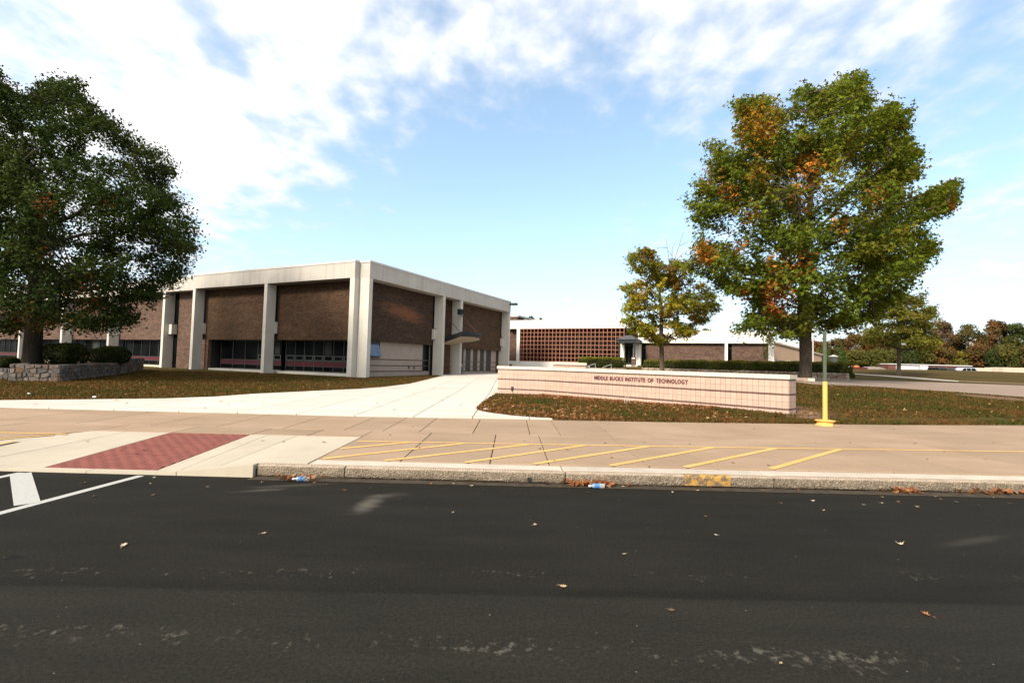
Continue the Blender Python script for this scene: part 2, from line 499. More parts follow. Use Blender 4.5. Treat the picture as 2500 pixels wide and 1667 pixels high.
def m_asphalt():
    t = NT('asphalt')
    P = t.world(); sx = t.N('ShaderNodeSeparateXYZ'); t.L(P, sx.inputs[0]); X, Y = sx.outputs[0], sx.outputs[1]
    base = t.ramp(t.noise(.5, 5, .6, P, (.5, 1.4, 1)), [(.3, (.0115, .0104, .0082)), (.7, (.0155, .0142, .0115))])
    # two paving passes: the nearer one is a shade greyer beyond its seam
    sl = t.math('ADD', t.math('MULTIPLY', X, .012), 3.42)
    wob = t.math('MULTIPLY', t.math('SUBTRACT', t.noise(.8, 3, .5, P), .5), .06)
    seam = t.mr(t.math('SUBTRACT', t.math('ADD', Y, wob), sl), -.012, .012)
    base = t.mix(t.math('MULTIPLY', t.math('SUBTRACT', 1., seam), .75), base, (.0185, .0172, .0138))
    dk = t.math('ABSOLUTE', t.math('SUBTRACT', t.math('ADD', Y, wob), t.math('ADD', sl, .05)))
    base = t.mix(t.mr(dk, .0, .13, .4, 0.), base, (.0085, .0078, .0062))
    grain = t.noise(230, 2, .7, P)
    base = t.mix(1., base, t.ramp(grain, [(.32, (.62,) * 3), (.5, (1.,) * 3), (.68, (1.5,) * 3)]), 'MULTIPLY')
    g2 = t.noise(45, 3, .7, P)
    base = t.mix(1., base, t.ramp(g2, [(.3, (.62,) * 3), (.7, (1.42,) * 3)]), 'MULTIPLY')
    lo = t.noise(2.2, 4, .6, P, (.35, 1.6, 1))
    base = t.mix(1., base, t.ramp(lo, [(.3, (.86,) * 3), (.7, (1.14,) * 3)]), 'MULTIPLY')

    def band(y0, slope, w, lo_, hi, sc, amount, col, xs=(1, 1, 1)):
        c = t.math('ABSOLUTE', t.math('SUBTRACT', Y, t.math('ADD', t.math('MULTIPLY', X, slope), y0)))
        env = t.mr(c, 0., w, 1., 0.)
        n = t.noise(sc, 5, .7, P, (1, .9, 1))
        cl = t.noise(1.7, 3, .6, P)
        return t.mr(t.math('ADD', t.math('ADD', t.math('MULTIPLY', n, .8), t.math('MULTIPLY', env, .2)), t.math('MULTIPLY', cl, .42)), lo_, hi, 0., amount), env
    for (y0, sl_, w, sc, a, b, am) in ((2.80, -.012, .34, 17, .845, .97, .5), (3.75, .045, .30, 18, .875, .99, .42)):
        m, e = band(y0, sl_, w, a, b, sc, am, None, (1, 1, 1))
        base = t.mix(t.math('MULTIPLY', m, t.mr(e, 0., .1)), base, (.135, .12, .092))
    # dusty scuffs near the kerb
    for (px, py, rx, ry, am) in ((-1.55, 5.45, .14, .34, .45), (-1.45, 5.8, .25, .12, .2), (-2.95, 5.9, .3, .06, .3), (-2.7, 6.15, .5, .09, .2), (4.5, 4.75, .5, .08, .12)):
        du = t.math('DIVIDE', t.math('SUBTRACT', X, px), rx); dv = t.math('DIVIDE', t.math('SUBTRACT', t.math('SUBTRACT', Y, t.math('MULTIPLY', t.math('SUBTRACT', X, px), .35)), py), ry)
        d = t.math('SQRT', t.math('ADD', t.math('MULTIPLY', du, du), t.math('MULTIPLY', dv, dv)))
        d = t.math('ADD', d, t.math('MULTIPLY', t.math('SUBTRACT', t.noise(7, 6, .7, P, (.5, 1.5, 1)), .5), 1.6))
        base = t.mix(t.mr(d, .0, 1.3, am, 0.), base, (.15, .135, .11))
    vor = t.N('ShaderNodeTexVoronoi'); vor.inputs['Scale'].default_value = 9.; t.L(P, vor.inputs['Vector'])
    speck = t.math('LESS_THAN', vor.outputs['Distance'], .045)
    base = t.mix(t.math('MULTIPLY', speck, t.mr(t.noise(3, 2, .5, P), .5, .6, 0., .9)), base, (.2, .18, .15))
    oil = t.noise(1.4, 3, .5, P, (.8, 1.6, 1))
    base = t.mix(t.mr(oil, .70, .76, 0., .7), base, (.006, .006, .006))
    t.color(base); t.rough(.9); t.spec(.06); t.bump(grain, .5, .006)
    return t.m


def m_grass_ground():
    t = NT('lawn_soil'); P = t.world()
    sx = t.N('ShaderNodeSeparateXYZ'); t.L(P, sx.inputs[0])
    a = t.ramp(t.noise(.35, 6, .6, P), [(.3, (.078, .043, .014)), (.5, (.064, .042, .012)), (.68, (.042, .040, .009))])
    b = t.ramp(t.noise(5, 5, .7, P), [(.3, (.7,) * 3), (.7, (1.35,) * 3)])
    c = t.ramp(t.noise(38, 4, .7, P), [(.3, (.6,) * 3), (.7, (1.45,) * 3)])
    col = t.mix(1., t.mix(1., a, b, 'MULTIPLY'), c, 'MULTIPLY')
    for (px, py, r) in ((8.6, 14.6, 1.0), (8.9, 15.8, .8), (20.5, 20.7, 1.6)):      # bare earth
        du = t.math('SUBTRACT', sx.outputs[0], px); dv = t.math('SUBTRACT', sx.outputs[1], py)
        d = t.math('DIVIDE', t.math('SQRT', t.math('ADD', t.math('MULTIPLY', du, du), t.math('MULTIPLY', dv, dv))), r)
        d = t.math('ADD', d, t.math('MULTIPLY', t.math('SUBTRACT', t.noise(1.7, 5, .6, P), .5), 1.4))
        col = t.mix(t.mr(d, .4, 1.1, .85, 0.), col, (.155, .095, .06))
    t.color(col); t.rough(1.); t.spec(.05); t.bump(t.noise(30, 4, .7, P), .7, .03)
    return t.m


def m_aggregate():
    t = NT('exposed_aggregate')
    v = t.N('ShaderNodeTexVoronoi'); v.inputs['Scale'].default_value = 55; t.L(t.co(), v.inputs['Vector'])
    n = t.noise(5, 5, .65)
    col = t.ramp(v.outputs['Color'], [(.1, (.035, .028, .02)), (.45, (.15, .115, .08)), (.8, (.27, .22, .165)), (1., (.42, .38, .32))])
    col = t.mix(.55, col, t.ramp(n, [(.3, (.10, .078, .055)), (.7, (.25, .2, .15))]))
    sx = t.N('ShaderNodeSeparateXYZ'); t.L(t.co(), sx.inputs[0])
    top = t.mr(sx.outputs[2], .135, .152)
    col = t.mix(top, col, t.ramp(t.noise(9, 4, .6), [(.3, (.26, .2, .15)), (.7, (.36, .29, .22))]))
    t.color(col); t.rough(.95); t.spec(.1); t.bump(v.outputs['Distance'], .8, .02)
    return t.m


M = {}
M['asphalt'] = m_asphalt()
M['soil'] = m_grass_ground()
M['walk'] = None
t = NT('tan_concrete'); P_ = t.world()
c_ = t.ramp(t.noise(1.1, 6, .6, P_, (.6, 1.2, 1)), [(.28, (.225, .155, .100)), (.72, (.288, .205, .138))])
c_ = t.mix(1., c_, t.ramp(t.noise(140, 3, .7, P_), [(.3, (.72,) * 3), (.5, (1.,) * 3), (.7, (1.3,) * 3)]), 'MULTIPLY')
c_ = t.mix(t.mr(t.noise(.55, 5, .6, P_, (.5, 1.5, 1)), .6, .72, 0., .3), c_, (.16, .118, .082))
c_ = t.mix(1., c_, t.ramp(t.rnd(), [(0., (.93,) * 3), (1., (1.07,) * 3)]), 'MULTIPLY')
v_ = t.N('ShaderNodeTexVoronoi'); v_.inputs['Scale'].default_value = 3.1; t.L(P_, v_.inputs['Vector'])
c_ = t.mix(t.math('MULTIPLY', t.math('LESS_THAN', v_.outputs['Distance'], .06), .6), c_, (.09, .06, .04))
t.color(c_); t.rough(.92); t.spec(.15); t.bump(t.noise(140, 3, .7, P_), .35, .004)
M['walk'] = t.m
t = NT('pale_concrete'); P_ = t.world()
c_ = t.ramp(t.noise(.9, 6, .6, P_, (.5, 1.6, 1)), [(.25, (.42, .375, .315)), (.6, (.485, .44, .38)), (.8, (.51, .465, .405))])
c_ = t.mix(t.mr(t.noise(1.3, 6, .65, P_, (.35, 2.6, 1)), .54, .72, 0., .5), c_, (.33, .26, .19))
c_ = t.mix(1., c_, t.ramp(t.noise(90, 3, .7, P_), [(.3, (.88,) * 3), (.7, (1.1,) * 3)]), 'MULTIPLY')
c_ = t.mix(1., c_, t.ramp(t.rnd(), [(0., (.95,) * 3), (1., (1.04,) * 3)]), 'MULTIPLY')
t.color(c_); t.rough(.9); t.spec(.2); t.bump(t.noise(90, 3, .7, P_), .2, .003)
M['path'] = t.m
M['ramp'] = m_concrete('ramp_concrete', (.375, .325, .25), .1, .04)
M['strip'] = simple('strip_concrete', (.38, .33, .27), .9, .12, 4, .2, 120, .2, rnd=.05)
M['joint'] = simple('joint_filler', (.085, .06, .04), .95, .3, 6)
M['kerb'] = m_aggregate()
M['gutter'] = simple('gutter_grit', (.048, .038, .028), .95, .4, 7, .5, 70, .1, bdist=.01)
M['gap'] = simple('dark_gap', (.006, .005, .004), 1., .2, 3, 0)
t = NT('yellow_paint'); n_ = t.noise(26, 6, .75, t.world())
t.color(t.mix(t.mr(n_, .5, .68, 0., .7), t.ramp(t.noise(3, 3, .5, t.world()), [(.3, (.50, .29, .085)), (.7, (.58, .35, .115))]), (.27, .19, .12))); t.rough(.8); t.spec(.2)
M['yellow_line'] = t.m
t = NT('white_road_paint'); n_ = t.noise(30, 6, .75, t.world())
t.color(t.mix(t.mr(n_, .56, .68, 0., .6), (.34, .33, .305), (.045, .043, .039))); t.rough(.8); t.spec(.2)
M['white_line'] = t.m
t = NT('worn_kerb_paint'); n_ = t.noise(14, 6, .8)
t.color(t.mix(t.mr(n_, .46, .54), (.34, .185, .035), (.10, .072, .045))); t.rough(.9)
M['kerb_paint'] = t.m
M['bed'] = simple('red_sand_bed', (.085, .034, .028), .95, .2, 9, 0)
M['paver'] = simple('red_paver', (.165, .056, .044), .9, .2, 14, .3, 90, .15, rnd=.09)
t = NT('yellow_enamel'); n_ = t.noise(9, 6, .75)
t.color(t.mix(t.mr(n_, .64, .72, 0., .8), t.ramp(t.noise(2.5, 4, .6), [(.3, (.55, .32, .075)), (.7, (.64, .385, .11))]), (.2, .085, .03))); t.rough(.55); t.spec(.3); t.bump(n_, .1, .004)
M['pole_yellow'] = t.m
M['pole_green'] = simple('green_galvanised', (.075, .095, .062), .6, .25, 9, .1, 30, .4, metal=.2)
M['conc'] = m_concrete('weathered_precast', (.41, .38, .34), .34)
M['conc_fin'] = m_concrete('precast_fin', (.48, .45, .40), .22)
M['white_conc'] = m_concrete('white_precast', (.66, .63, .57), .08)
M['cap'] = simple('metal_coping', (.46, .43, .40), .5, .06, 2, 0, spec=.4)
M['brick'] = m_brick('brown_brick', (.068, .038, .0205))
M['brick_patch'] = m_brick('brown_brick_mended', (.052, .032, .021), (5.4, 5.0, 2.6, .55, (.17, .07, .034)))
M['brick_rear'] = m_brick('rear_brown_brick', (.098, .060, .045))
M['brick_red'] = m_brick('red_brick', (.125, .048, .042))
M['brick_pier'] = m_brick('tan_brick_pier', (.13, .078, .052))
M['pink_block'] = simple('pinkish_block', (.29, .235, .2), .9, .08, 2, .15, 60)
M['stripe'] = simple('brown_stripe', (.085, .036, .028), .7, .15, 5, .05)
M['glass'] = m_glass('dark_glass')
M['glass_rear'] = m_glass('grey_glass', (.014, .016, .0155), .25, .03)
M['glass_blue'] = m_glass('sky_glass', (.05, .07, .11), .06, .8)
M['frame'] = simple('bronze_frame', (.022, .022, .019), .5, .2, 6, 0, spec=.4)
M['frame_grey'] = simple('grey_frame', (.05, .053, .047), .5, .15, 6, 0, spec=.4)
M['red_panel'] = simple('crimson_panel', (.058, .004, .009), .7, .12, 3, 0)
M['blind'] = simple('blind_behind_glass', (.016, .018, .017), .7, .2, 2, 0)
M['soffit'] = simple('tan_soffit', (.34, .27, .2), .8, .05, 3, 0)
M['canopy_metal'] = simple('charcoal_canopy', (.014, .016, .018), .5, .1, 4, 0, spec=.2)
M['rod'] = simple('maroon_rod', (.1, .022, .03), .5, .1, 6, 0)
M['black'] = simple('black_fitting', (.014, .014, .014), .5, .2, 6, 0)
M['lattice'] = simple('rust_orange_screen', (.235, .092, .052), .7, .12, 4, 0)
M['shingle'] = simple('grey_shingle_roof', (.055, .054, .06), .8, .25, 7, .3, 30)
M['roof'] = simple('flat_roof_membrane', (.14, .13, .12), .9, .15, 1, 0)
M['pink_tile'] = simple('salmon_tile', (.375, .262, .202), .55, .06, 3, .06, 60, .35, rnd=.06)
M['band_tile'] = simple('brown_band_tile', (.10, .052, .042), .5, .12, 8, .05, 60, .35, rnd=.12)
M['grout'] = simple('grey_grout', (.25, .175, .135), .95, .12, 9, .1, 90)
M['coping'] = simple('cream_coping', (.52, .45, .35), .7, .05, 3, .1, 50)
M['letter'] = simple('maroon_letter', (.075, .010, .016), .4, .08, 9, 0, spec=.4)
M['stone'] = None
t = NT('rubble_stone')
c_ = t.ramp(t.rnd(), [(0., (.085, .08, .082)), (.2, (.13, .115, .105)), (.42, (.185, .16, .135)), (.58, (.12, .088, .072)), (.72, (.21, .185, .16)), (.86, (.16, .092, .058)), (1., (.10, .097, .1))])
c_ = t.mix(1., c_, t.ramp(t.noise(9, 6, .7), [(.3, (.46,) * 3), (.7, (1.02,) * 3)]), 'MULTIPLY')
t.color(c_); t.rough(.95); t.spec(.1); t.bump(t.noise(20, 6, .7), .7, .03)
M['stone'] = t.m
t = NT('tan_fieldstone')
c_ = t.ramp(t.rnd(), [(0., (.30, .23, .17)), (.3, (.36, .29, .23)), (.55, (.24, .15, .10)), (.75, (.40, .34, .28)), (1., (.28, .19, .13))])
c_ = t.mix(1., c_, t.ramp(t.noise(9, 5, .7), [(.3, (.7,) * 3), (.7, (1.3,) * 3)]), 'MULTIPLY')
t.color(c_); t.rough(.95); t.spec(.1); t.bump(t.noise(20, 6, .7), .6, .03)
M['fieldstone'] = t.m
M['mortar'] = simple('old_mortar', (.10, .085, .072), 1., .25, 8, .3, 40)
M['drive'] = simple('worn_drive_asphalt', (.235, .175, .135), .95, .12, 1.2, .3, 60, .1)
M['cobble'] = simple('grey_cobble', (.17, .14, .12), .9, .2, 6, .3, 40, .1, rnd=.15)
M['bark'] = m_bark('bark', (.085, .064, .048))
M['bark_dark'] = m_bark('dark_bark', (.04, .032, .025))
M['leaf'] = m_leaf('leaf')
M['leaf_dull'] = m_leaf('leaf_dull', .2)
M['grass'] = m_leaf('grass_blade', .25)
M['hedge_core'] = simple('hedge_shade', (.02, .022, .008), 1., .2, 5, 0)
M['silver'] = simple('silver_paint', (.42, .43, .46), .3, .03, 3, 0, spec=.6, metal=.4)
M['cream'] = simple('cream_panel', (.44, .38, .29), .7, .05, .5, 0)
M['white_metal'] = simple('white_metal', (.5, .5, .49), .5, .04, 3, 0)
M['handrail'] = simple('pale_handrail', (.38, .37, .34), .4, .05, 5, 0, spec=.5)
M['rubber'] = simple('rubber', (.012, .012, .012), .8, .1, 5, 0)
M['tan_wall'] = simple('tan_render', (.36, .25, .17), .9, .06, 1, .1, 30)
M['block'] = simple('grey_block', (.30, .28, .26), .9, .08, 3, .15, 30)
M['orange'] = simple('orange_paint', (.38, .12, .03), .5, .1, 3, 0)
M['maroon'] = simple('maroon_skip', (.10, .018, .022), .6, .15, 2, 0)
M['litter'] = simple('crumpled_paper', (.7, .7, .7), .8, .05, 9, .3, 30)
t = NT('bottle_plastic'); t.color((.75, .8, .84)); t.rough(.12); t.spec(.6); t.b.inputs['Transmission Weight'].default_value = .75; M['plastic'] = t.m
M['bottle_label'] = simple('blue_bottle_label', (.05, .17, .38), .5, .1, 20, 0)
exec_after = []


# ================================================================== THE SETTING
def clip(poly, x0, x1, y0, y1):
    """Sutherland-Hodgman: polygon cut to a rectangle"""
    def cut(P, inside, inter):
        o = []
        for i in range(len(P)):
            a, b = P[i - 1], P[i]
            if inside(b):
                if not inside(a): o.append(inter(a, b))
                o.append(b)
            elif inside(a): o.append(inter(a, b))
        return o

    def ix(X): return lambda a, b: (X, a[1] + (b[1] - a[1]) * (X - a[0]) / (b[0] - a[0]))
    def iy(Y): return lambda a, b: (a[0] + (b[0] - a[0]) * (Y - a[1]) / (b[1] - a[1]), Y)
    P = list(poly)
    for ins, it in ((lambda p: p[0] >= x0, ix(x0)), (lambda p: p[0] <= x1, ix(x1)), (lambda p: p[1] >= y0, iy(y0)), (lambda p: p[1] <= y1, iy(y1))):
        if not P: return []
        P = cut(P, ins, it)
    o = []
    for p in P:
        if not o or math.hypot(p[0] - o[-1][0], p[1] - o[-1][1]) > .004: o.append(p)
    if len(o) > 1 and math.hypot(o[0][0] - o[-1][0], o[0][1] - o[-1][1]) < .004: o.pop()
    if len(o) < 3: return []
    A = sum(o[i - 1][0] * o[i][1] - o[i][0] * o[i - 1][1] for i in range(len(o))) / 2
    if abs(A) < .01: return []
    return o if A > 0 else o[::-1]


def slab(poly, zf, thick=.08, ch=.008, name='slab', mat=None, parent=None):
    """one poured slab: chamfered top edge that follows the ground"""
    n = len(poly); c = np.mean(np.array(poly), 0)
    ins = []
    for x, y in poly:
        d = np.array([c[0] - x, c[1] - y]); l = np.linalg.norm(d); d = d / max(l, 1e-6)
        ins.append((x + d[0] * ch * 1.3, y + d[1] * ch * 1.3))
    vs = [(x, y, zf(x, y)) for x, y in ins] + [(x, y, zf(x, y) - ch) for x, y in poly] + [(x, y, zf(x, y) - thick) for x, y in poly]
    fs = [tuple(range(n))] + [(n + i, n + (i + 1) % n, (i + 1) % n, i) for i in range(n)] + [(2 * n + i, 2 * n + (i + 1) % n, n + (i + 1) % n, n + i) for i in range(n)]
    return MB().add(vs, fs).build(name, mat, parent)


# ---- road
road = MB().add([(-300, -80, 0), (300, -80, 0), (300, 6.75, 0), (-300, 6.75, 0)], [(0, 1, 2, 3)]).build('road', M['asphalt'])
tag(road, 'fresh black asphalt road with a paving seam and pale scuffs', kind='structure')


def strip_poly(a, b, w):
    a, b = np.array(a, float), np.array(b, float); d = (b - a) / np.linalg.norm(b - a); n = np.array([-d[1], d[0]]) * w / 2
    return [tuple(a - n), tuple(b - n), tuple(b + n), tuple(a + n)]


for (a, b, w) in (((-5.05, 4.2), (-4.83, 6.43), .105), ((-6.50, 4.4), (-6.40, 6.43), .105), ((-6.36, 6.38), (-5.02, 5.13), .2)):
    p = strip_poly(a, b, w)
    z = .004 if w < .15 else .006
    MB().add([(x, y, z) for x, y in p], [(0, 1, 2, 3)]).build('marking', M['white_line'], road)
# a band of grit along the kerb foot
MB().add([(-3.4, 6.36, .0045), (60, 6.75, .0045), (60, 7.3, .0045), (-3.4, 6.62, .0045)], [(0, 1, 2, 3)]).build('gutter', M['gutter'], road)

# ---- sidewalk: base sheet of joint filler, then every slab its own piece
BACK = [(-60, 12.15), (-12.5, 12.0), (-3.4, 12.05), (.6, 12.35), (3.7, 12.5), (7.4, 12.9), (10.65, 13.25), (14.8, 14.0), (20, 15.4), (28, 18.0), (45, 24.5), (60, 31)]
walk = MB().add([(-300, 6.7, .10), (-8.5, 6.7, .10), (-8.3, 7.85, .10), (-7.6, 8.97, .10), (-2.73, 8.97, .10), (-2.73, 6.67, .10), (300, 6.7, .10), (300, 13.4, .10), (-2.73, 13.4, .1), (-7.6, 13.4, .1), (-300, 13.4, .10)], [(0, 1, 2, 3, 9, 10), (3, 4, 8, 9), (4, 5, 6, 7, 8)]).build('sidewalk', M['joint'])
tag(walk, 'wide tan concrete sidewalk with joints and yellow no parking hatching', kind='structure')
wpoly = [(60, 7.6), (60, 31)] + BACK[::-1][1:] + [(-60, 6.95), (-8.65, 6.95), (-8.35, 7.85), (-7.62, 8.95), (-2.72, 9.0), (-2.74, 6.95), (7, 7.0), (20, 7.05)]
wpoly[-3:] = [(-2.74, 6.95), (7.4, 7.12), (20, 7.35)]
g = .0065


def row(xs, y0, y1):
    for a, b in zip(xs[:-1], xs[1:]):
        p = clip(wpoly, a + g, b - g, y0 + g, y1 - g)
        if len(p) >= 3: slab(p, sw, mat=M['walk'], parent=walk)


near_x = [-2.74, -1.55, -.27, .58, 2.02, 3.02, 4.35, 5.6, 6.9, 8.2, 9.6, 11, 13, 16, 20, 28, 40, 60]
row(near_x, 6.9, 9.78)
row([-7.62, -6.2, -4.75, -3.72, -2.74], 8.9, 9.78)
row([-60, -30, -20, -14, -11.5, -9.6, -7.62], 6.9, 9.78)
far_x = [-60, -30, -20, -15, -12.4, -10.3, -8.7, -7.2, -5.9, -4.55, -3.33, -2.55, -1.82, -.74, .41, 1.03, 2.08, 2.95, 4.0, 5.3, 6.4, 7.7, 9.0, 10.6, 12.5, 15, 19, 25, 34, 60]
row(far_x, 9.78, 13.6)
row([10, 13, 16, 20, 25, 32, 45, 60], 13.6, 17)
row([17, 25, 34, 60], 17, 31)
# yellow hatching
yl = [(-2.66, 8.52), (.41, 8.66), (4.14, 8.86), (9.6, 9.22), (16, 9.7)]
for a, b in zip(yl[:-1], yl[1:]):
    p = strip_poly(a, b, .075); MB().add([(x, y, sw(x, y) + .005) for x, y in p], [(0, 1, 2, 3)]).build('marking', M['yellow_line'], walk)
for (a, b) in (((-1.74, 8.53), (-2.70, 7.79)), ((-.78, 8.58), (-2.66, 7.0)), ((.34, 8.62), (-1.77, 6.97)), ((1.35, 8.68), (-.63, 6.99)), ((2.50, 8.75), (.36, 7.01)), ((3.67, 8.80), (1.46, 7.03)), ((4.85, 8.88), (2.54, 7.05)), ((6.08, 8.96), (3.80, 7.08))):
    p = strip_poly(a, b, .1); MB().add([(x, y, sw(x, y) + .006) for x, y in p], [(0, 1, 2, 3)]).build('marking', M['yellow_line'], walk)
for (x0, y0, x1, y1) in ((-60, 1054, 165, 1059), (-60, 1076, 130, 1061), (-60, 1092, 40, 1075)):
    a, b = atz(x0, y0, .18)[:2], atz(x1, y1, .18)[:2]
    p = strip_poly(a, b, .08); MB().add([(x, y, sw(x, y) + .006) for x, y in p], [(0, 1, 2, 3)]).build('marking', M['yellow_line'], walk)
# expansion strip of lighter concrete behind the kerb
for a, b in ((-60, -30), (-30, -18), (-18, -12.5), (-12.5, -8.62)): slab([(a + g, 6.67), (b - g, 6.67), (b - g, 6.945), (a + g, 6.945)], lambda x, y: .163, mat=M['strip'], parent=walk, name='strip_slab')
sx_ = [-2.74, .74, 3.56, 6.5, 9.4, 12.4, 16, 20, 30, 60]


def kline(x): return 6.545 if x < 1 else 6.545 + (x - 1) * .012 + max(0, x - 4) * .014


for a, b in zip(sx_[:-1], sx_[1:]):
    p = [(a + g, kline(a) + .125), (b - g, kline(b) + .125), (b - g, kline(b) + .39), (a + g, kline(a) + .39)]
    slab(p, lambda x, y: .163, mat=M['strip'], parent=walk, name='strip_slab')


# ---- kerb: each stone with a rough face
def kerb_stone(x0, x1):
    nx = max(3, int((x1 - x0) / .11)); prof = [(.02, .012), (0, .03), (0, .07), (0, .115), (.006, .145), (.022, .158), (.07, .16), (.125, .159), (.125, 0.0)]
    vs = []; fs = []; r = random.Random(int(x0 * 100))
    for i in range(nx + 1):
        x = x0 + (x1 - x0) * i / nx; e = .012 if i in (0, nx) else 0
        for j, (y, z) in enumerate(prof):
            k = 0 if j > 5 else 1
            vs.append((x + (0 if i in (0, nx) else r.uniform(-.01, .01)), kline(x) + y + e + k * r.uniform(-.009, .009), z - e * (.5 if j > 3 else 0) + k * r.uniform(-.005, .005)))
    m = len(prof)
    for i in range(nx):
        for j in range(m - 1): fs.append((i * m + j, (i + 1) * m + j, (i + 1) * m + j + 1, i * m + j + 1))
    fs.append(tuple(range(m))); fs.append(tuple(reversed(range(nx * m, nx * m + m))))
    return MB().add(vs, fs)


kerb = MB()
for a, b in zip([-3.4, 6, 20, 60][:-1], [6, 20, 60]):
    kerb.add([(a, kline(a) + .03, 0), (b, kline(b) + .03, 0), (b, kline(b) + .12, 0), (a, kline(a) + .12, 0), (a, kline(a) + .03, .1), (b, kline(b) + .03, .1), (b, kline(b) + .12, .1), (a, kline(a) + .12, .1)],
             [(4, 5, 6, 7), (0, 1, 5, 4), (1, 2, 6, 5), (2, 3, 7, 6), (3, 0, 4, 7)])
kerb = kerb.build('kerb', M['gap'])
tag(kerb, 'rough exposed aggregate kerb in long stones beside the road', kind='structure')
ks = [-3.38, -2.2, .76, 3.58, 6.5, 9.4, 12.3, 15.2, 20, 28, 40, 60]
MB().box(-60, -8.63, 6.58, 6.69, 0, .10).build('bed', M['gap'], kerb)
kl = [-60, -40, -28, -20, -16, -13.2, -10.9, -8.62]
for a, b in list(zip(ks[:-1], ks[1:])) + list(zip(kl[:-1], kl[1:])):
    st = kerb_stone(a + .009, b - .009).build('kerb_stone', M['kerb'], kerb)
    st.data.set_sharp_from_angle(angle=math.radians(60))
# worn yellow paint on the kerb
kp = MB(); n = 10
xs = np.linspace(2.36, 2.98, n + 1)
for i in range(n):
    a, b = xs[i], xs[i + 1]
    kp.add([(a, kline(a) - .013, .03), (b, kline(b) - .013, .03), (b, kline(b) - .013, .135), (a, kline(a) - .013, .135), (b, kline(b) + .012, .166), (a, kline(a) + .012, .166), (b, kline(b) + .06, .168), (a, kline(a) + .06, .168)],
           [(0, 1, 2, 3), (3, 2, 4, 5), (5, 4, 6, 7)])
kp.build('paint_patch', M['kerb_paint'], kerb)
MB().tube([(.28, kline(.28) - .014, .055), (.28, kline(.28) + .02, .055)], .03, 10).build('drain_hole', M['black'], kerb)


# ---- access ramp with red pavers
def zr(x, y):
    t_ = min(1, max(0, (y - 6.55) / 2.35)); z0 = .02 + .155 * t_
    full = sw(x, max(y, 6.7))
    s_ = 0.0
    if x > -4.62: s_ = min(1, (x + 4.62) / 1.2)
    if x < -6.75: s_ = min(1, (-6.75 - x) / 1.3)
    return z0 + (full - z0) * s_


ramp = MB().add([(-8.75, 6.53, .002), (-2.72, 6.53, .002), (-2.72, 8.98, .09), (-8.75, 8.98, .09)], [(0, 1, 2, 3)]).build('ramp', M['joint'])
tag(ramp, 'pale concrete kerb ramp with a strip of red pavers', kind='structure')


def fine_slab(q, nx, ny, name, mat, parent, zf=zr, dz=0., deep=.06):
    """four sided slab, subdivided so that it can dish with the ramp"""
    q = [np.array(v, float) for v in q]; vs = []; fs = []
    for j in range(ny + 1):
        for i in range(nx + 1):
            u, v = i / nx, j / ny
            p = (q[0] * (1 - u) + q[1] * u) * (1 - v) + (q[3] * (1 - u) + q[2] * u) * v
            vs.append((p[0], p[1], zf(p[0], p[1]) + dz))
    w = nx + 1
    for j in range(ny):
        for i in range(nx): fs.append((j * w + i, j * w + i + 1, (j + 1) * w + i + 1, (j + 1) * w + i))
    rim = [i for i in range(w)] + [j * w + nx for j in range(1, ny + 1)] + [ny * w + i for i in range(nx - 1, -1, -1)] + [j * w for j in range(ny - 1, 0, -1)]
    o = len(vs); vs += [(vs[i][0], vs[i][1], vs[i][2] - deep) for i in rim]
    for k in range(len(rim)):
        k2 = (k + 1) % len(rim); fs.append((rim[k], o + k, o + k2, rim[k2]))
    return MB().add(vs, fs).build(name, mat, parent)


fine_slab([(-7.25, 6.68), (-6.32, 6.66), (-6.22, 8.9), (-7.0, 8.9)], 4, 6, 'slab', M['ramp'], ramp)
fine_slab([(-8.55, 6.75), (-7.265, 6.68), (-7.015, 8.9), (-7.62, 8.9)], 4, 6, 'slab', M['ramp'], ramp)
fine_slab([(-4.775, 6.66), (-4.46, 6.66), (-4.44, 8.94), (-4.74, 8.93)], 3, 6, 'slab', M['ramp'], ramp)
fine_slab([(-4.448, 6.66), (-3.94, 6.66), (-3.9, 8.95), (-4.428, 8.94)], 4, 6, 'slab', M['ramp'], ramp)
fine_slab([(-3.928, 6.66), (-2.76, 6.7), (-2.74, 8.97), (-3.888, 8.95)], 6, 6, 'slab', M['ramp'], ramp)
# the low concrete kerb in front of the ramp
for (a, b) in ((-8.6, -7.3), (-7.29, -5.62), (-5.61, -4.42), (-4.41, -3.4)):
    fine_slab([(a, 6.5), (b, 6.5), (b, 6.648), (a, 6.648)], 6, 2, 'kerb_block', M['ramp'], ramp, zf=lambda x, y: max(.022, zr(x, 6.62) + .002), deep=.2)
# pavers in running bond
MB().add([(-6.305, 6.665, .018), (-4.785, 6.665, .018), (-4.75, 8.9, .168), (-6.2, 8.9, .168)], [(0, 1, 2, 3)]).build('bedding', M['bed'], ramp)
pw, pl = .0985, .197
rowi = 0; y = 6.675
base_pv = MB(); b_ = .006
base_pv.add([(b_, b_, .0), (pl - .004 - b_, b_, .0), (pl - .004 - b_, pw - .004 - b_, .0), (b_, pw - .004 - b_, .0), (0, 0, -.006), (pl - .004, 0, -.006), (pl - .004, pw - .004, -.006), (0, pw - .004, -.006),
             (0, 0, -.05), (pl - .004, 0, -.05), (pl - .004, pw - .004, -.05), (0, pw - .004, -.05)],
            [(0, 1, 2, 3)] + [(4 + i, 4 + (i + 1) % 4, (i + 1) % 4, i) for i in range(4)] + [(8 + i, 8 + (i + 1) % 4, 4 + (i + 1) % 4, 4 + i) for i in range(4)])
pme = base_pv.mesh('paver', M['paver'])
pslope = math.atan(.155 / 2.35)
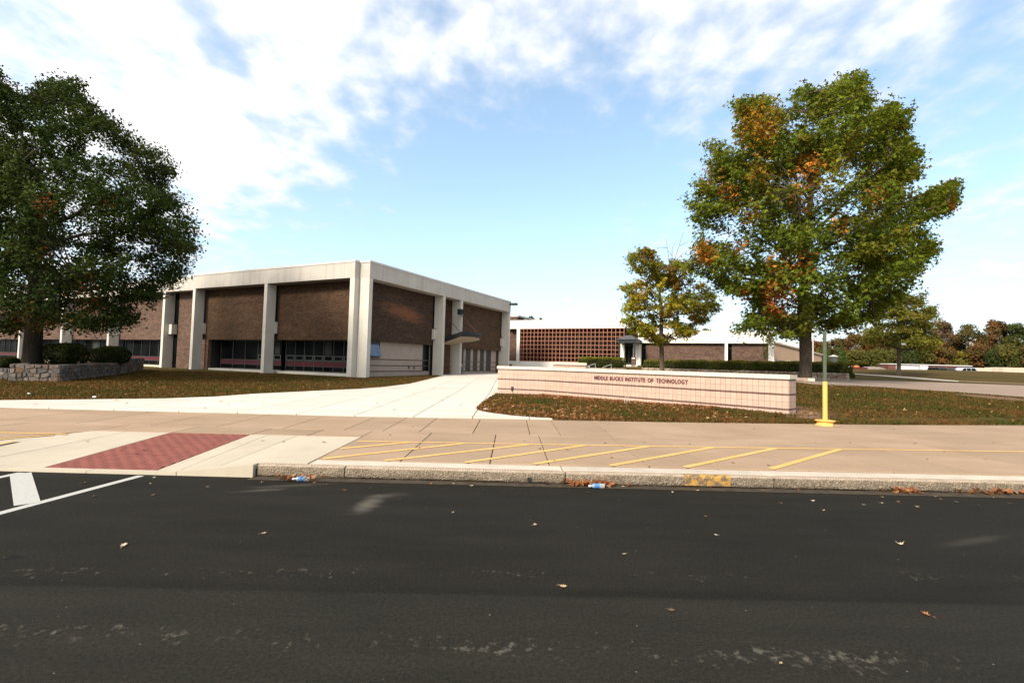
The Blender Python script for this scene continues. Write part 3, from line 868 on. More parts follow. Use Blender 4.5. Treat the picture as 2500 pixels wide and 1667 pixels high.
while y < 8.86:
    k = (y - 6.66) / 2.24
    xa, xb = -6.305 + .10 * k, -4.79 + .04 * k
    x = xa - (pl / 2 if rowi % 2 else 0)
    while x < xb - .03:
        a, b = max(x, xa), min(x + pl, xb)
        if b - a > .04:
            o = link('paver', pme, ramp, (a, y, zr(-5.5, y) + random.uniform(-.0008, .0008)), (pslope, random.uniform(-.002, .002), 0))
            if b - a < pl - .01: o.scale = ((b - a - .006) / (pl - .004), 1, 1)
        x += pl
    y += pw; rowi += 1

# ---- ground: one sheet to the horizon
gx = np.unique(np.r_[np.linspace(-600, -60, 14), np.arange(-60, 60.1, .6), np.linspace(60, 600, 14)])
gy = np.unique(np.r_[np.arange(11.4, 66, .6), np.arange(66, 150, 4), np.linspace(150, 900, 12)])
GX, GY = np.meshgrid(gx, gy)
tc_ = TERR(np.clip(GX.ravel(), -320, 320), np.clip(GY.ravel(), 0, 440)).reshape(GX.shape)
bk = np.interp(GX, [p[0] for p in BACK], [p[1] for p in BACK])
GZ = np.where(GY < bk + .3, np.minimum(tc_, .12), tc_)
GZ = np.where((GY < bk + .9) & (GY >= bk + .3), np.maximum(np.minimum(tc_, .215), .2), GZ)
ny_, nx_ = GX.shape
ii = np.arange(ny_ * nx_).reshape(ny_, nx_)
F_ = np.stack([ii[:-1, :-1], ii[:-1, 1:], ii[1:, 1:], ii[1:, :-1]], -1).reshape(-1, 4)
ground = link('ground', npmesh('ground', np.stack([GX, GY, GZ], -1).reshape(-1, 3), F_, M['soil'], smooth=True))
tag(ground, 'browned autumn lawn rising gently to a grassy bank', kind='structure')


def gz(x, y):
    b = float(np.interp(x, [p[0] for p in BACK], [p[1] for p in BACK])); z = tz(x, y)
    return max(min(z, .215), .2) if y < b + .9 else z


# ---- pale concrete path up to the entrance
pl_pix = [(0, 978.5), (200, 976.5), (400, 974), (520, 969.5), (620, 962.5), (760, 955.5), (880, 950), (940, 945), (1000, 937.5), (1045, 926.5), (1083, 917.5)]
left_edge = [tuple(onterr(x, y)[:2]) for x, y in pl_pix]
right_pix = [(1210, 961.5), (1184, 979), (1163, 996), (1165, 1001.5), (1178, 1005.5), (1201, 1009.5), (1250, 1016), (1315, 1021.5), (1348, 1023.2)]
right_edge = [tuple(onterr(x, y)[:2]) for x, y in right_pix]
ent0 = bw(.3, 9.7)[:2]; ent1 = bw(.3, 22.9)[:2]; ent2 = rw(-.3, -.3)[:2]; ent3 = rw(9, -2.5)[:2]
front = [(right_edge[-1][0], 12.42)] + [(x, y + .012) for x, y in BACK[::-1] if -12.5 <= x < right_edge[-1][0]] + [(-30, 12.12)]
ppoly = [(-30, 12.35)] + left_edge + [tuple(ent0), tuple(ent1), tuple(ent2), tuple(ent3), (4.5, 33), (3.2, 23.5), (.2, 22.2), (-.9, 21.9)] + right_edge + front
pxs = [-30, -24, -18, -14.6, -13.0, -11.4, -9.8, -8.2, -6.75, -5.3, -3.85, -2.4, -.95, .5, 2.0, 3.5, 5, 8, 12, 16]
pys = [11.9, 13.6, 15.4, 17.4, 19.5, 22, 24.5, 27, 30, 33, 36.5, 40, 44, 48, 53, 60]
cells = []
for a, b in zip(pxs[:-1], pxs[1:]):
    for c, d in zip(pys[:-1], pys[1:]):
        p = clip(ppoly, a + .01, b - .01, c + .01, d - .01)
        if len(p) >= 3: cells.append((p, clip(ppoly, a, b, c, d)))
path = MB()
for p, q in cells:
    if len(q) >= 3: path.add([(x, y, gz(x, y) + .008) for x, y in q], [tuple(range(len(q)))])
path = path.build('path', M['joint'])
tag(path, 'pale concrete path widening from the school entrance to the sidewalk', kind='structure')
for p, q in cells: slab(p, lambda x, y: gz(x, y) + .022, thick=.12, ch=.006, mat=M['path'], parent=path)

# ---- drive behind the lawn, with a cobbled start near the tree
dn = [tuple(atz(x, y, z)[:2]) for x, y, z in DRIVE_NEAR]; df = [tuple(atz(x, y, z)[:2]) for x, y, z in DRIVE_FAR]


def drape(name, A, B, n, m, mat, dz, parent=None):
    A, B = np.array(A), np.array(B)
    def samp(P, t):
        s = np.r_[0, np.cumsum(np.linalg.norm(np.diff(P, axis=0), axis=1))]; return np.stack([np.interp(t * s[-1], s, P[:, 0]), np.interp(t * s[-1], s, P[:, 1])], -1)
    t = np.linspace(0, 1, n + 1); a, b = samp(A, t), samp(B, t)
    v = np.linspace(0, 1, m + 1)[:, None, None]
    P = a[None] * (1 - v) + b[None] * v
    z = TERR(P[..., 0].ravel(), P[..., 1].ravel()) + dz
    V = np.c_[P.reshape(-1, 2), z]; id_ = np.arange((m + 1) * (n + 1)).reshape(m + 1, n + 1)
    F = np.stack([id_[:-1, :-1], id_[:-1, 1:], id_[1:, 1:], id_[1:, :-1]], -1).reshape(-1, 4)
    return link(name, npmesh(name, V, F, mat, smooth=True), parent)


drive = drape('drive', [(3.5, 27.5), (9, 24.6), (13.2, 23.6)] + dn + [(60, 31)], [(4.5, 36), (10, 36.5), (17, 33)] + df[1:] + [(70, 42)], 90, 16, M['drive'], .03)
tag(drive, 'worn tan drive curving between the lawn and the grassy bank', kind='structure')
# kerb along the far side, and the footpath beyond it
fk = [tuple(atz(x, y, z)[:2]) for x, y, z in ((2163, 926.8, 1.1), (2225, 929.5, 1.1), (2290, 932.5, 1.08), (2382, 936, 1.06), (2500, 940.5, 1.03), (2640, 945.5, 1.0))]
kb = drape('drive_kerb', fk, [(x + .12, y + .3) for x, y in fk], 60, 1, M['cream'], .12); tag(kb, 'pale kerb along the far side of the drive', kind='structure')
fp = [tuple(onterr(x, y)[:2]) for x, y in ((2082, 913.8), (2165, 919.5), (2230, 924.5), (2290, 929.5), (2340, 932.5))]
f2 = [tuple(onterr(x, y)[:2]) for x, y in ((2082, 912.4), (2165, 917.3), (2230, 921.6), (2290, 926.4), (2340, 930.4))]
fpo = drape('footpath', fp, f2, 60, 2, M['strip'], .03); tag(fpo, 'narrow footpath climbing the grassy bank', kind='structure')
# cobbles
cob = drape('cobble_apron', [(9.5, 25.1), (13.5, 24.0), (16, 23.3), (18.2, 23.2)], [(11, 27.0), (14, 26.6), (16.6, 25.6), (18.2, 24.6)], 40, 6, M['mortar'], .036)
tag(cob, 'grey cobbled apron at the start of the drive', kind='structure')
cm = MB().add([(-.11, -.085, 0), (.11, -.085, 0), (.11, .085, 0), (-.11, .085, 0), (-.085, -.06, .03), (.085, -.06, .03), (.085, .06, .03), (-.085, .06, .03)], [(4, 5, 6, 7), (0, 1, 5, 4), (1, 2, 6, 5), (2, 3, 7, 6), (3, 0, 4, 7)]).mesh('cobble', M['cobble'])
for i in range(30):
    for j in range(8):
        u, v = i / 29, (j + .5) / 8
        x = 12.6 + 5.5 * u + (.1 if j % 2 else 0); ya = np.interp(x, [9.5, 13.5, 16, 18.2], [25.1, 24.0, 23.3, 23.2]); yb = np.interp(x, [11, 14, 16.6, 18.2], [27, 26.6, 25.6, 24.6])
        yy = ya + (yb - ya) * v + random.uniform(-.03, .03)
        link('cobble', cm, cob, (x, yy, tz(x, yy) + .04), (random.uniform(-.05, .05), random.uniform(-.05, .05), random.uniform(-.15, .15)))


# ================================================================== BUILDINGS
def building(name, label, O, rz=-BA):
    return thing(name, label, 'building', O, rz)


# ---- two storey school wing (local x runs right along the front, y runs back)
B = building('school_building', 'two storey brown brick school with white concrete fins and an entrance canopy', BO)
ZT, ZB, ZC, ZS = 8.07, 6.85, 7.93, 2.6        # cap top, beam bottom, cap bottom, brick bottom


def panels_x(xs, y0, y1, z0, z1, name, mat, par, gap=.012):
    for a, b in zip(xs[:-1], xs[1:]): MB().box(a + gap, b - gap, y0, y1, z0, z1).build(name, mat, par)


# fascia beams, cast in lengths from fin to fin
panels_x([-17.95, -8.93, 0.0], 0, .98, ZB, ZC, 'fascia_panel', M['conc'], B)
for a, b in ((.45, 9.76), (9.76, 12.66), (12.66, 22.9)):
    MB().box(-.06, .91, a + .012, b - .012, ZB, ZC).build('fascia_panel', M['conc'], B)
for x in (-8.93,): MB().box(x - .03, x + .03, .012, .5, ZB + .002, ZC - .002).build('joint_strip', M['white_conc'], B)
for y in (9.76, 12.66): MB().box(.5, .90, y - .03, y + .03, ZB + .002, ZC - .002).build('joint_strip', M['white_conc'], B)
panels_x([-60, -50.4, -40.9, -31.8, -22.9, -17.98], .5, 1.38, ZB, ZC, 'fascia_panel', M['conc'], B)
MB().box(-18.0, .02, -.03, 1.3, ZC + .003, ZT).build('coping', M['cap'], B)
MB().box(.023, .94, .42, 22.95, ZC + .003, ZT).build('coping', M['cap'], B)
MB().box(-60, -18.003, .47, 1.3, ZC + .003, ZT - .02).build('coping', M['cap'], B)
MB().box(-60, -.1, 1.45, 22.8, ZC - .3, ZC - .02).build('roof', M['roof'], B)
# fins
for x in (-.42, -9.09, -17.95): MB().box(x, x + (.42 if x > -1 else .33), .004, .80, -.4, ZB - .004).build('fin', M['conc_fin'], B)
MB().box(.1, .906, .454, .80, -.4, ZB - .004).build('fin', M['conc_fin'], B)
MB().box(.003, .098, .5, .98, -.4, ZB - .004).build('corner_post', M['conc_fin'], B)
for y0, y1 in ((9.6, 9.92), (12.5, 12.82), (22.55, 22.87)): MB().box(-.28 if y0 > 20 else -.03, .906, y0, y1, -.4, ZB - .004).build('fin', M['conc_fin'], B)
for x in (-23.1, -32.05, -41.2, -50.7): MB().box(x, x + .33, .504, 1.36, -.4, ZB - .004).build('fin', M['conc_fin'], B)
# upper brick panels
MB().box(-8.765, -.03, 1.0, 1.3, ZS, ZB + .05).build('brick_panel', M['brick'], B)
MB().box(-17.6, -9.1, 1.0, 1.3, ZS, ZB + .05).build('brick_panel', M['brick'], B)
MB().box(-.3, 0.0, .82, 9.58, ZS, ZB + .05).build('brick_panel', M['brick_patch'], B)
MB().box(-.3, -.04, 9.6, 12.82, ZS + .4, ZB + .05).build('brick_panel', M['brick'], B)
MB().box(-.3, 0.0, 12.83, 22.54, ZS - .05, ZB + .05).build('brick_panel', M['brick'], B)
for a, b in ((-31.7, -23.12), (-40.85, -32.07), (-50.35, -41.22), (-60, -50.72)): MB().box(a, b, 1.4, 1.7, ZS, ZB + .05).build('brick_panel', M['brick_rear'], B)
MB().box(-22.2, -17.98, 1.4, 1.7, -.3, ZB + .05).build('brick_panel', M['brick_rear'], B)
# slot windows beside the fins and the concrete blocks between storeys
for (x0, x1, yb, yf) in ((-9.5, -8.772, .985, .82), (-18.2, -17.605, .985, .82), (-22.75, -22.21, 1.385, 1.38), (-32.0, -31.71, 1.39, 1.385), (-41.2, -40.86, 1.39, 1.385), (-50.7, -50.36, 1.39, 1.385)):
    MB().box(x0, x1, yb, yb + .01, -.2 if x0 == -22.75 else ZS, ZB).build('slot_window', M['glass'], B)
for (x0, x1, y0, y1) in ((-9.05, -8.66, .803, 1.12), (-17.9, -17.5, .803, 1.12), (-23.0, -22.3, .9, 1.38), (-31.95, -31.6, 1.1, 1.385), (-41.1, -40.75, 1.1, 1.385), (-50.6, -50.25, 1.1, 1.385)):
    MB().box(x0, x1, min(y0, y1 - .02), y1 if y1 != 1.12 else .982, 3.08, 3.98).build('spandrel_block', M['conc_fin'], B)
    MB().box(x0 - .01, x1 + .02, min(y0, y1 - .02) - .02, y1 if y1 != 1.12 else .98, 3.983, 4.03).build('block_cap', M['frame'], B)
for y0, y1 in ((9.32, 9.597), (22.3, 22.547)):
    MB().box(.005, .22, y0, y1, 3.1, 4.0).build('spandrel_block', M['conc_fin'], B)
    MB().box(.003, .25, y0 - .03, y1, 4.003, 4.05).build('block_cap', M['frame'], B)
    MB().box(.003, .012, y0 + .06, y1, 4.06, ZB).build('slot_window', M['glass'], B)
# dark core behind it all
MB().box(-60, -.32, 2.6, 22.7, -.4, ZC - .31).build('inner_wall', M['frame'], B)
MB().box(-60, -.31, 1.72, 2.58, ZS + .01, ZS + .12).build('soffit', M['soffit'], B)
MB().box(-17.5, -.45, 1.31, 1.71, ZS + .01, ZS + .1).build('soffit', M['soffit'], B)


def curtain(x0, x1, y, step, z0, z1, vent, par, red=(.62, .95)):
    """ground floor glazing between two fins: window > panes, bars, red panels"""
    n = max(1, round((x1 - x0) / step)); xs = np.linspace(x0, x1, n + 1)
    w = MB().box(x0, x1, y - .02, y + .1, z0, z0 + .07).build('window', M['frame'], par)
    for ya, yb, za, zb_ in ((y - .02, y + .1, z1 - .07, z1), (y - .034, y + .08, red[1], red[1] + .05), (y - .034, y + .08, red[0] - .05, red[0])): MB().box(x0, x1, ya, yb, za, zb_).build('rail', M['frame'], w)
    for i, (a, b) in enumerate(zip(xs[:-1], xs[1:])):
        MB().box(a - .03, a + .03, y - .03, y + .1, z0 + .072, z1 - .072).build('mullion', M['frame'], w)
        MB().box(a + .032, b - .032, y - .015, y + .02, red[0], red[1]).build('red_panel', M['red_panel'], w)
        MB().box(a + .032, b - .032, y + .02, y + .03, z0 + .072, red[0] - .052).build('pane', M['glass'], w)
        zt = red[1] + .052
        if vent:
            v0, v1 = zt + .03, zt + .43
            MB().box(a + .07, b - .07, y - .05, y, v0, v0 + .06).box(a + .07, b - .07, y - .05, y, v1 - .06, v1).box(a + .07, a + .13, y - .05, y, v0 + .06, v1 - .06).box(b - .13, b - .07, y - .05, y, v0 + .06, v1 - .06).build('vent_frame', M['frame_grey'], w)
            MB().box(a + .032, b - .032, y + .02, y + .03, zt, z1 - .072).build('pane', M['glass'], w)
        else:
            MB().box(a + .032, b - .032, y + .02, y + .03, zt, z1 - .072).build('pane', M['glass'], w)
        if random.random() < .4:
            MB().box(a + .1, b - .25, y + .005, y + .015, 1.5, z1 - .1).build('blind', M['blind'], w)
    return w


curtain(-8.6, -.5, 1.85, 1.04, .19, ZS, True, B)
curtain(-16.6, -11.9, 1.85, 1.7, .19, ZS, False, B)
curtain(-11.88, -9.1, 1.85, .95, .19, ZS, True, B)
MB().box(-17.6, -17.15, 1.02, 1.3, -.3, ZS - .01).build('brick_pier', M['brick_pier'], B)
MB().box(-17.6, -17.15, 1.302, 2.0, -.3, ZS - .01).build('brick_pier', M['frame'], B)
for a, b in ((-8.765, -.42), (-17.1, -9.1)): MB().box(a, b, 1.1, 1.84, -.3, .185).build('sill', M['conc_fin'], B)
for a, b in ((-31.7, -23.12), (-40.85, -32.07), (-50.35, -41.22), (-60, -50.72)):
    curtain(a, b, 1.95, 1.45, .22, ZS, False, B, (.66, .98))
    MB().box(a, b, 1.45, 1.94, -.3, .215).build('sill', M['cream'], B)
# entrance side, ground floor: pinkish block wall with three brown stripes
def stripes(y0, y1, x, par):
    for z in (1.28, .82, .385): MB().box(x, x + .012, y0, y1, z - .035, z + .035).build('stripe', M['stripe'], par)


XW = -.30
MB().box(XW - .25, XW, .98, 9.55, -.4, 1.40).build('block_wall', M['pink_block'], B)
MB().box(XW - .25, XW, 3.15, 8.5, 1.40, ZS).build('block_wall', M['pink_block'], B)
MB().box(XW - .25, XW, 9.43, 9.55, 1.40, ZS).build('block_wall', M['pink_block'], B)
stripes(.98, 8.52, XW, B); stripes(9.42, 9.55, XW, B)
w = MB().box(XW - .2, XW + .03, 8.5, 8.56, .38, ZS).box(XW - .2, XW + .03, 9.37, 9.43, .38, ZS).box(XW - .1, XW + .03, 8.56, 9.37, 1.25, 1.32).box(XW - .1, XW + .03, 8.56, 9.37, .79, .85).build('window', M['frame_grey'], B)
MB().box(XW + .004, XW + .02, 8.56, 8.98, .40, ZS).build('pane', M['glass_rear'], w)
MB().box(XW + .004, XW + .02, 9.0, 9.37, .40, ZS).build('pane', M['glass'], w)
w = MB().box(XW - .2, XW + .04, .98, 3.15, 1.40, 1.47).box(XW - .2, XW + .04, .98, 3.15, 2.38, ZS).box(XW - .2, XW + .04, 3.07, 3.14, 1.469, 2.381).build('window', M['frame'], B)
MB().box(XW - .1, XW - .06, .98, 3.07, 1.47, 2.38).build('pane', M['glass'], w)
MB().add([(XW + .30, 1.9, 1.5), (XW + .30, 3.02, 1.5), (XW + .02, 3.02, 2.36), (XW + .02, 1.9, 2.36), (XW + .28, 1.9, 1.49), (XW + .28, 3.02, 1.49), (XW, 3.02, 2.35), (XW, 1.9, 2.35)],
         [(0, 1, 2, 3), (7, 6, 5, 4), (0, 4, 5, 1), (1, 5, 6, 2), (2, 6, 7, 3), (3, 7, 4, 0)]).build('open_sash', M['glass_blue'], w)
for (y, z) in ((6.6, .62), (7.3, .6)): MB().box(XW, XW + .06, y, y + .16, z, z + .16).build('wall_outlet', M['frame_grey'], B)
# recess between the entrance fins
MB().box(-2.2, -2.0, 9.6, 12.8, -.4, ZS + .4).build('inner_wall', M['frame'], B)
MB().box(-.6, .3, 9.93, 11.85, -.4, ZS + .4).build('inner_wall', M['brick'], B)
MB().box(-.25, .05, 11.9, 12.49, -.4, ZS + .4).build('block_wall', M['pink_block'], B)
stripes(11.9, 12.45, .05, B)
# glazed entrance screen
XE = -.30
ys = [12.83, 14.78, 15.16, 15.55, 16.49, 16.98, 17.89, 18.40, 19.28, 19.72, 20.83, 21.97]
for a, b in zip(ys[0::2], ys[1::2]):
    MB().box(XE - .2, XE, a, b, .34, ZS - .05).build('pier', M['pink_block'], B); stripes(a, b, XE, B)
for i, (a, b) in enumerate(zip(ys[1::2], ys[2::2])):
    w = MB().box(XE - .15, XE - .02, a + .002, a + .06, .345, ZS - .05).box(XE - .15, XE - .02, b - .06, b - .002, .345, ZS - .05).box(XE - .14, XE - .01, a + .06, b - .06, 1.24, 1.31).box(XE - .14, XE - .01, a + .06, b - .06, .79, .85).build('window', M['frame_grey'], B)
    for z0, z1 in ((.345, .79), (.85, 1.24), (1.31, ZS - .05)): MB().box(XE - .10, XE - .07, a + .06, b - .06, z0, z1).build('pane', M['glass_rear'] if i == 4 else M['glass'], w)
MB().box(XE - .25, XE + .01, 12.83, 21.97, -.4, .335).build('base', M['pink_block'], B)
MB().box(XE - .2, XE + .02, 21.972, 22.54, -.4, ZS - .052).build('brick_panel', M['brick'], B)
# canopy: tilted slab with a rounded front and two hanger rods
cp = [(.3, 10.2), (2.45, 10.05), (2.62, 11.0), (2.68, 12.0), (2.62, 12.9), (2.45, 13.5), (2.15, 13.85), (1.8, 13.75), (.92, 12.47), (.3, 12.47)]
zb = lambda x, y: 2.93 + .29 * (max(x, .3) - .9)
can = MB().prism(cp, lambda x, y: zb(x, y) + .02, lambda x, y: zb(x, y) + .20).build('canopy', M['canopy_metal'], B)
c2 = [(x + (.05 if x > 1 else 0), y + (.04 if y > 13 else -.0)) for x, y in cp]
MB().prism(c2, lambda x, y: zb(x, y) + .215, lambda x, y: zb(x, y) + .43).build('upper_band', M['canopy_metal'], can)
MB().prism([(x * .985, y + (.02 if y < 11 else -.02)) for x, y in cp], lambda x, y: zb(x, y), lambda x, y: zb(x, y) + .016).build('soffit_board', M['soffit'], can)
for p, q in (((-.04, 11.3, 5.4), (2.3, 10.3, 3.75)), ((.9, 12.6, 5.5), (2.45, 13.0, 3.78))): MB().tube([p, q], .028, 6).build('hanger_rod', M['rod'], can)
# light fittings
fl = MB().box(.91, 1.28, 11.85, 12.42, 5.5, 5.98).box(.86, .92, 12.05, 12.2, 5.62, 5.86).build('floodlight', M['black'], B)
MB().box(1.281, 1.292, 11.9, 12.37, 5.55, 5.93).build('lens', M['glass_rear'], fl)
MB().box(.91, 1.12, 22.6, 22.8, 7.62, 7.80).box(1.1, 1.75, 22.5, 22.9, 7.60, 7.84).build('corner_light', M['black'], B)

# ---- rear building: screen wing and lower brick wing
Rb = building('rear_building', 'low white and brick building behind with an orange grid screen and portico', RO)
GT, GB_, GTOP = 5.93, 1.93, 6.98
MB().box(-1.6, 14.3, 0.0, 1.0, GT, GTOP).build('fascia_panel', M['white_conc'], Rb)
MB().box(-1.6, 14.3, 1.02, 12, GTOP - .3, GTOP - .05).build('roof', M['roof'], Rb)
MB().box(-1.6, 12.55, .05, .9, -.5, GB_).build('plinth', M['white_conc'], Rb)
MB().box(-.42, -.02, -.05, .6, -.5, GT - .003).build('fin', M['white_conc'], Rb)
MB().box(-9, -.45, .9, 1.2, -.5, GT + .5).build('brick_panel', M['brick_rear'], Rb)
MB().box(-9, -1.62, .3, 1.2, GT, GTOP - .1).build('fascia_panel', M['white_conc'], Rb)
MB().box(-1, 14.2, 2.4, 11, -.5, GT).build('inner_wall', M['frame'], Rb)
scr = MB().box(.0, 12.9, .02, .16, GT - .06, GT - .004).box(.0, 12.9, .02, .16, GB_ + .003, GB_ + .06).build('grid_screen', M['lattice'], Rb)
nc = 27; cw = 12.9 / nc
for i in range(nc + 1): MB().box(i * cw - .035, i * cw + .035, .0, .30, GB_ + .06, GT - .06).build('upright', M['lattice'], scr)
for j in range(1, 8):
    z = GB_ + (GT - GB_) * j / 8; MB().box(.035, 12.865, .012, .22, z - .035, z + .035).build('rail', M['lattice'], scr)
wd = MB().box(0, 12.9, 1.0, 1.1, GB_ - .02, GB_ + .05).build('window', M['frame'], Rb)
for i in range(9):
    a, b = i * 12.9 / 9, (i + 1) * 12.9 / 9
    MB().box(a + .22, b, 1.04, 1.06, 3.35, GT - .5).build('blind', M['glass_rear'], wd)
    MB().box(a, b - .01, 1.07, 1.08, GB_, GT).build('pane', M['glass'], wd)
    MB().box(a - .04, a + .04, .98, 1.06, GB_, GT - .5).build('mullion', M['frame'], wd)
# entrance and portico
MB().box(12.6, 13.02, -.3, .6, .9, 4.2).build('pier', M['white_conc'], Rb)
MB().box(12.92, 14.35, .12, .3, 1.75, 4.3).build('wall', M['frame'], Rb)
dr = MB().box(13.05, 13.95, -.02, .10, 1.80, 4.1).build('door', M['black'], Rb)
MB().box(13.12, 13.45, -.03, -.021, 2.0, 3.9).build('pane', M['glass'], dr); MB().box(13.52, 13.88, -.03, -.021, 2.0, 3.9).build('pane', M['glass'], dr)
MB().box(13.955, 14.44, -.1, .5, .9, 4.35).build('wall', M['white_conc'], Rb)
por = MB().box(12.68, 14.80, -2.6, .3, 4.12, 4.46).build('portico_fascia', M['canopy_metal'], Rb)
x0, x1, y0, y1 = 12.55, 14.93, -2.72, .3
MB().add([(x0, y0, 4.465), (x1, y0, 4.465), (x1, y1, 4.465), (x0, y1, 4.465), (13.5, -1.5, 5.0), (14.0, -1.5, 5.0), (14.0, -.3, 5.0), (13.5, -.3, 5.0)],
         [(0, 1, 5, 4), (1, 2, 6, 5), (2, 3, 7, 6), (3, 0, 4, 7), (4, 5, 6, 7), (3, 2, 1, 0)]).build('portico_roof', M['shingle'], por)
for x in (12.85, 14.52): MB().box(x, x + .13, -2.5, -2.37, 1.3, 4.117).build('post', M['canopy_metal'], por)
MB().box(14.36, 14.80, -2.9, -2.52, 1.2, 2.62).build('brick_pier', M['brick_rear'], Rb)
MB().box(14.40, 14.76, -2.92, -2.91, 2.42, 2.52).build('name_plate', M['white_metal'], Rb)
for i in range(4): MB().box(12.9, 15.0, -2.9 - .35 * i, -.31, 1.45 - .2 * i - (1.2 if i == 3 else .2), 1.78 - .17 * i).build('step', M['path'], Rb)
# brick wing
LB, LT = 4.25, 5.40
for a, b in ((14.45, 20.6), (20.6, 27.83)): MB().box(a + .006, b - .006, .0, 1.0, LB, LT).build('fascia_panel', M['white_conc'], Rb)
MB().box(14.45, 27.85, -.03, .98, LT + .003, LT + .06).build('coping', M['white_conc'], Rb)
MB().box(14.45, 27.7, 1.02, 12, LT - .4, LT - .1).build('roof', M['roof'], Rb)
for a, b in ((14.45, 14.78), (23.32, 23.60), (27.32, 27.82)): MB().box(a, b, -.02, .7, .9, LB - .003).build('fin', M['white_conc'], Rb)
for a, b in ((15.26, 23.3), (23.97, 27.3)): MB().box(a, b, .45, .7, .9, LB - .004).build('brick_panel', M['brick_rear'], Rb)
for a, b in ((14.79, 15.25), (23.61, 23.96)):
    w = MB().box(a, b, .5, .56, 2.2, 2.26).build('slot_window', M['frame'], Rb); MB().box(a, b, .5, .56, 3.7, 3.76).build('bar', M['frame'], w); MB().box(a, b, .57, .6, .9, LB - .004).build('pane', M['glass'], w)
MB().box(14.5, 27.7, .72, 11.5, .9, LT - .41).build('inner_wall', M['frame'], Rb)
MB().box(27.55, 27.83, .72, 9, .9, LT - .01).build('side_wall', M['white_conc'], Rb)
MB().box(27.60, 27.835, .3, .71, 1.0, LB - .2).build('recess_panel', M['pink_block'], Rb)


def px_building(name, label, x0, x1, ytop, Y, depth, zbase, mats, rz=0., cat='building'):
    a, b = at(x0, ytop, Y), at(x1, ytop, Y); w = np.linalg.norm((b - a)[:2])
    return thing(name, label, cat, (a[0], a[1], zbase), rz), w, a[2] - zbase


# a taller hall far behind, and one beside the first roof
h1, w_, hh = px_building('gym_building', 'distant brown flat roofed hall seen above the screen wing roof', 1261, 1300, 769.5, 75, 10, 1.0, None, rz=math.pi / 2 - BA)
MB().box(0, 11, -.2, 12, 0, hh - .25).build('wall', M['brick_rear'], h1)
MB().box(0.0, 30, .02, 12, 0, hh - 1.1).build('wall', M['brick_rear'], h1)
MB().box(-.2, 11.2, -.4, 12.2, hh - .25, hh).build('roof', M['cap'], h1)
MB().box(2.2, 3.4, -.35, -.2, 0, hh - .25).build('pilaster', M['cream'], h1)
h2, w_, hh = px_building('hall_building', 'far hall with pale parapet panels above the brick wing roof', 1690, 1870, 806, 78, 8, 1.5, None, rz=-.03)
MB().box(0, 3.9, 0, 8, 0, hh).build('wall', M['tan_wall'], h2)
MB().box(3.9, 11.8, .3, 8, 0, hh - .35).build('wall', M['tan_wall'], h2)
for i in range(6): MB().box(i * .65 + .02, i * .65 + .63, -.05, 0, hh - .6, hh + .02).build('parapet_panel', M['cream'], h2)
MB().box(3.95, 7.0, .25, .3, hh - .6, hh - .33).build('parapet_panel', M['stripe'], h2)
for i in range(6): MB().box(7.1 + i * .78, 7.85 + i * .78, .24, .3, hh - .7, hh - .28).build('parapet_panel', M['cream'], h2)

# sloping tan wing and lattice fence right of the rear building
sl = thing('sloped_wing', 'tan wing with a sloping coping right of the brick wing', 'building', (0, 0, 0))
a, b = at(1888, 838, 56), at(2006, 868.5, 62)
top = [a, b]
d = (b - a); d[2] = 0; d /= np.linalg.norm(d); nrm_ = np.array([-d[1], d[0], 0])
q = [a, b, b + nrm_ * .35, a + nrm_ * .35]
MB().add([(p[0], p[1], 1.0) for p in q] + [tuple(p) for p in q], [(3, 2, 1, 0), (4, 5, 6, 7), (0, 1, 5, 4), (1, 2, 6, 5), (2, 3, 7, 6), (3, 0, 4, 7)]).build('wall', M['tan_wall'], sl)
q2 = [a - nrm_ * .15 - d * .1, b - nrm_ * .15 + d * .15, b + nrm_ * .5 + d * .15, a + nrm_ * .5 - d * .1]
MB().add([(p[0], p[1], p[2] + .02) for p in q2] + [(p[0], p[1], p[2] + .22) for p in q2], [(3, 2, 1, 0), (4, 5, 6, 7), (0, 1, 5, 4), (1, 2, 6, 5), (2, 3, 7, 6), (3, 0, 4, 7)]).build('coping', M['soffit'], sl)
wb = thing('white_annex', 'small white flat roofed annex behind the sloping tan wall', 'building', (*at(1884, 836, 66)[:2], 1.5), -.2)
MB().box(-.2, 3.1, 0, 5, 0, at(1884, 836, 66)[2] - 1.5).build('wall', M['white_conc'], wb); MB().box(-.25, 3.15, -.05, 5, at(1884, 836, 66)[2] - 1.497, at(1884, 836, 66)[2] - 1.4).build('roof', M['cap'], wb)
fn = thing('lattice_fence', 'low grey lattice fence panels between block posts behind the hedge', 'fence', (0, 0, 0))
fa, fb = at(1891, 880, 52), at(2003, 879, 56)
for i in range(5):
    p = fa + (fb - fa) * (i + .35) / 4.9; q = fa + (fb - fa) * (i + 1.2) / 4.9
    MB().box(p[0] - .16, p[0] + .16, p[1] - .1, p[1] + .15, 1.0, 2.72).build('post', M['block'], fn)
    if i < 4:
        pn = MB()
        L_ = q[0] - p[0]
        pn.box(p[0] + .17, q[0], p[1] + .0, p[1] + .05, 2.36, 2.62); pn.box(p[0] + .17, q[0], p[1], p[1] + .05, 1.2, 1.3)
        k = p[0] + .17
        while k < q[0] - .25:
            pn.tube([(k, p[1] + .02, 1.3), (k + .3, p[1] + .02, 2.36)], .025, 4); pn.tube([(k + .3, p[1] + .05, 1.3), (k, p[1] + .05, 2.36)], .025, 4); k += .16
        pn.build('lattice_panel', M['block'], fn)

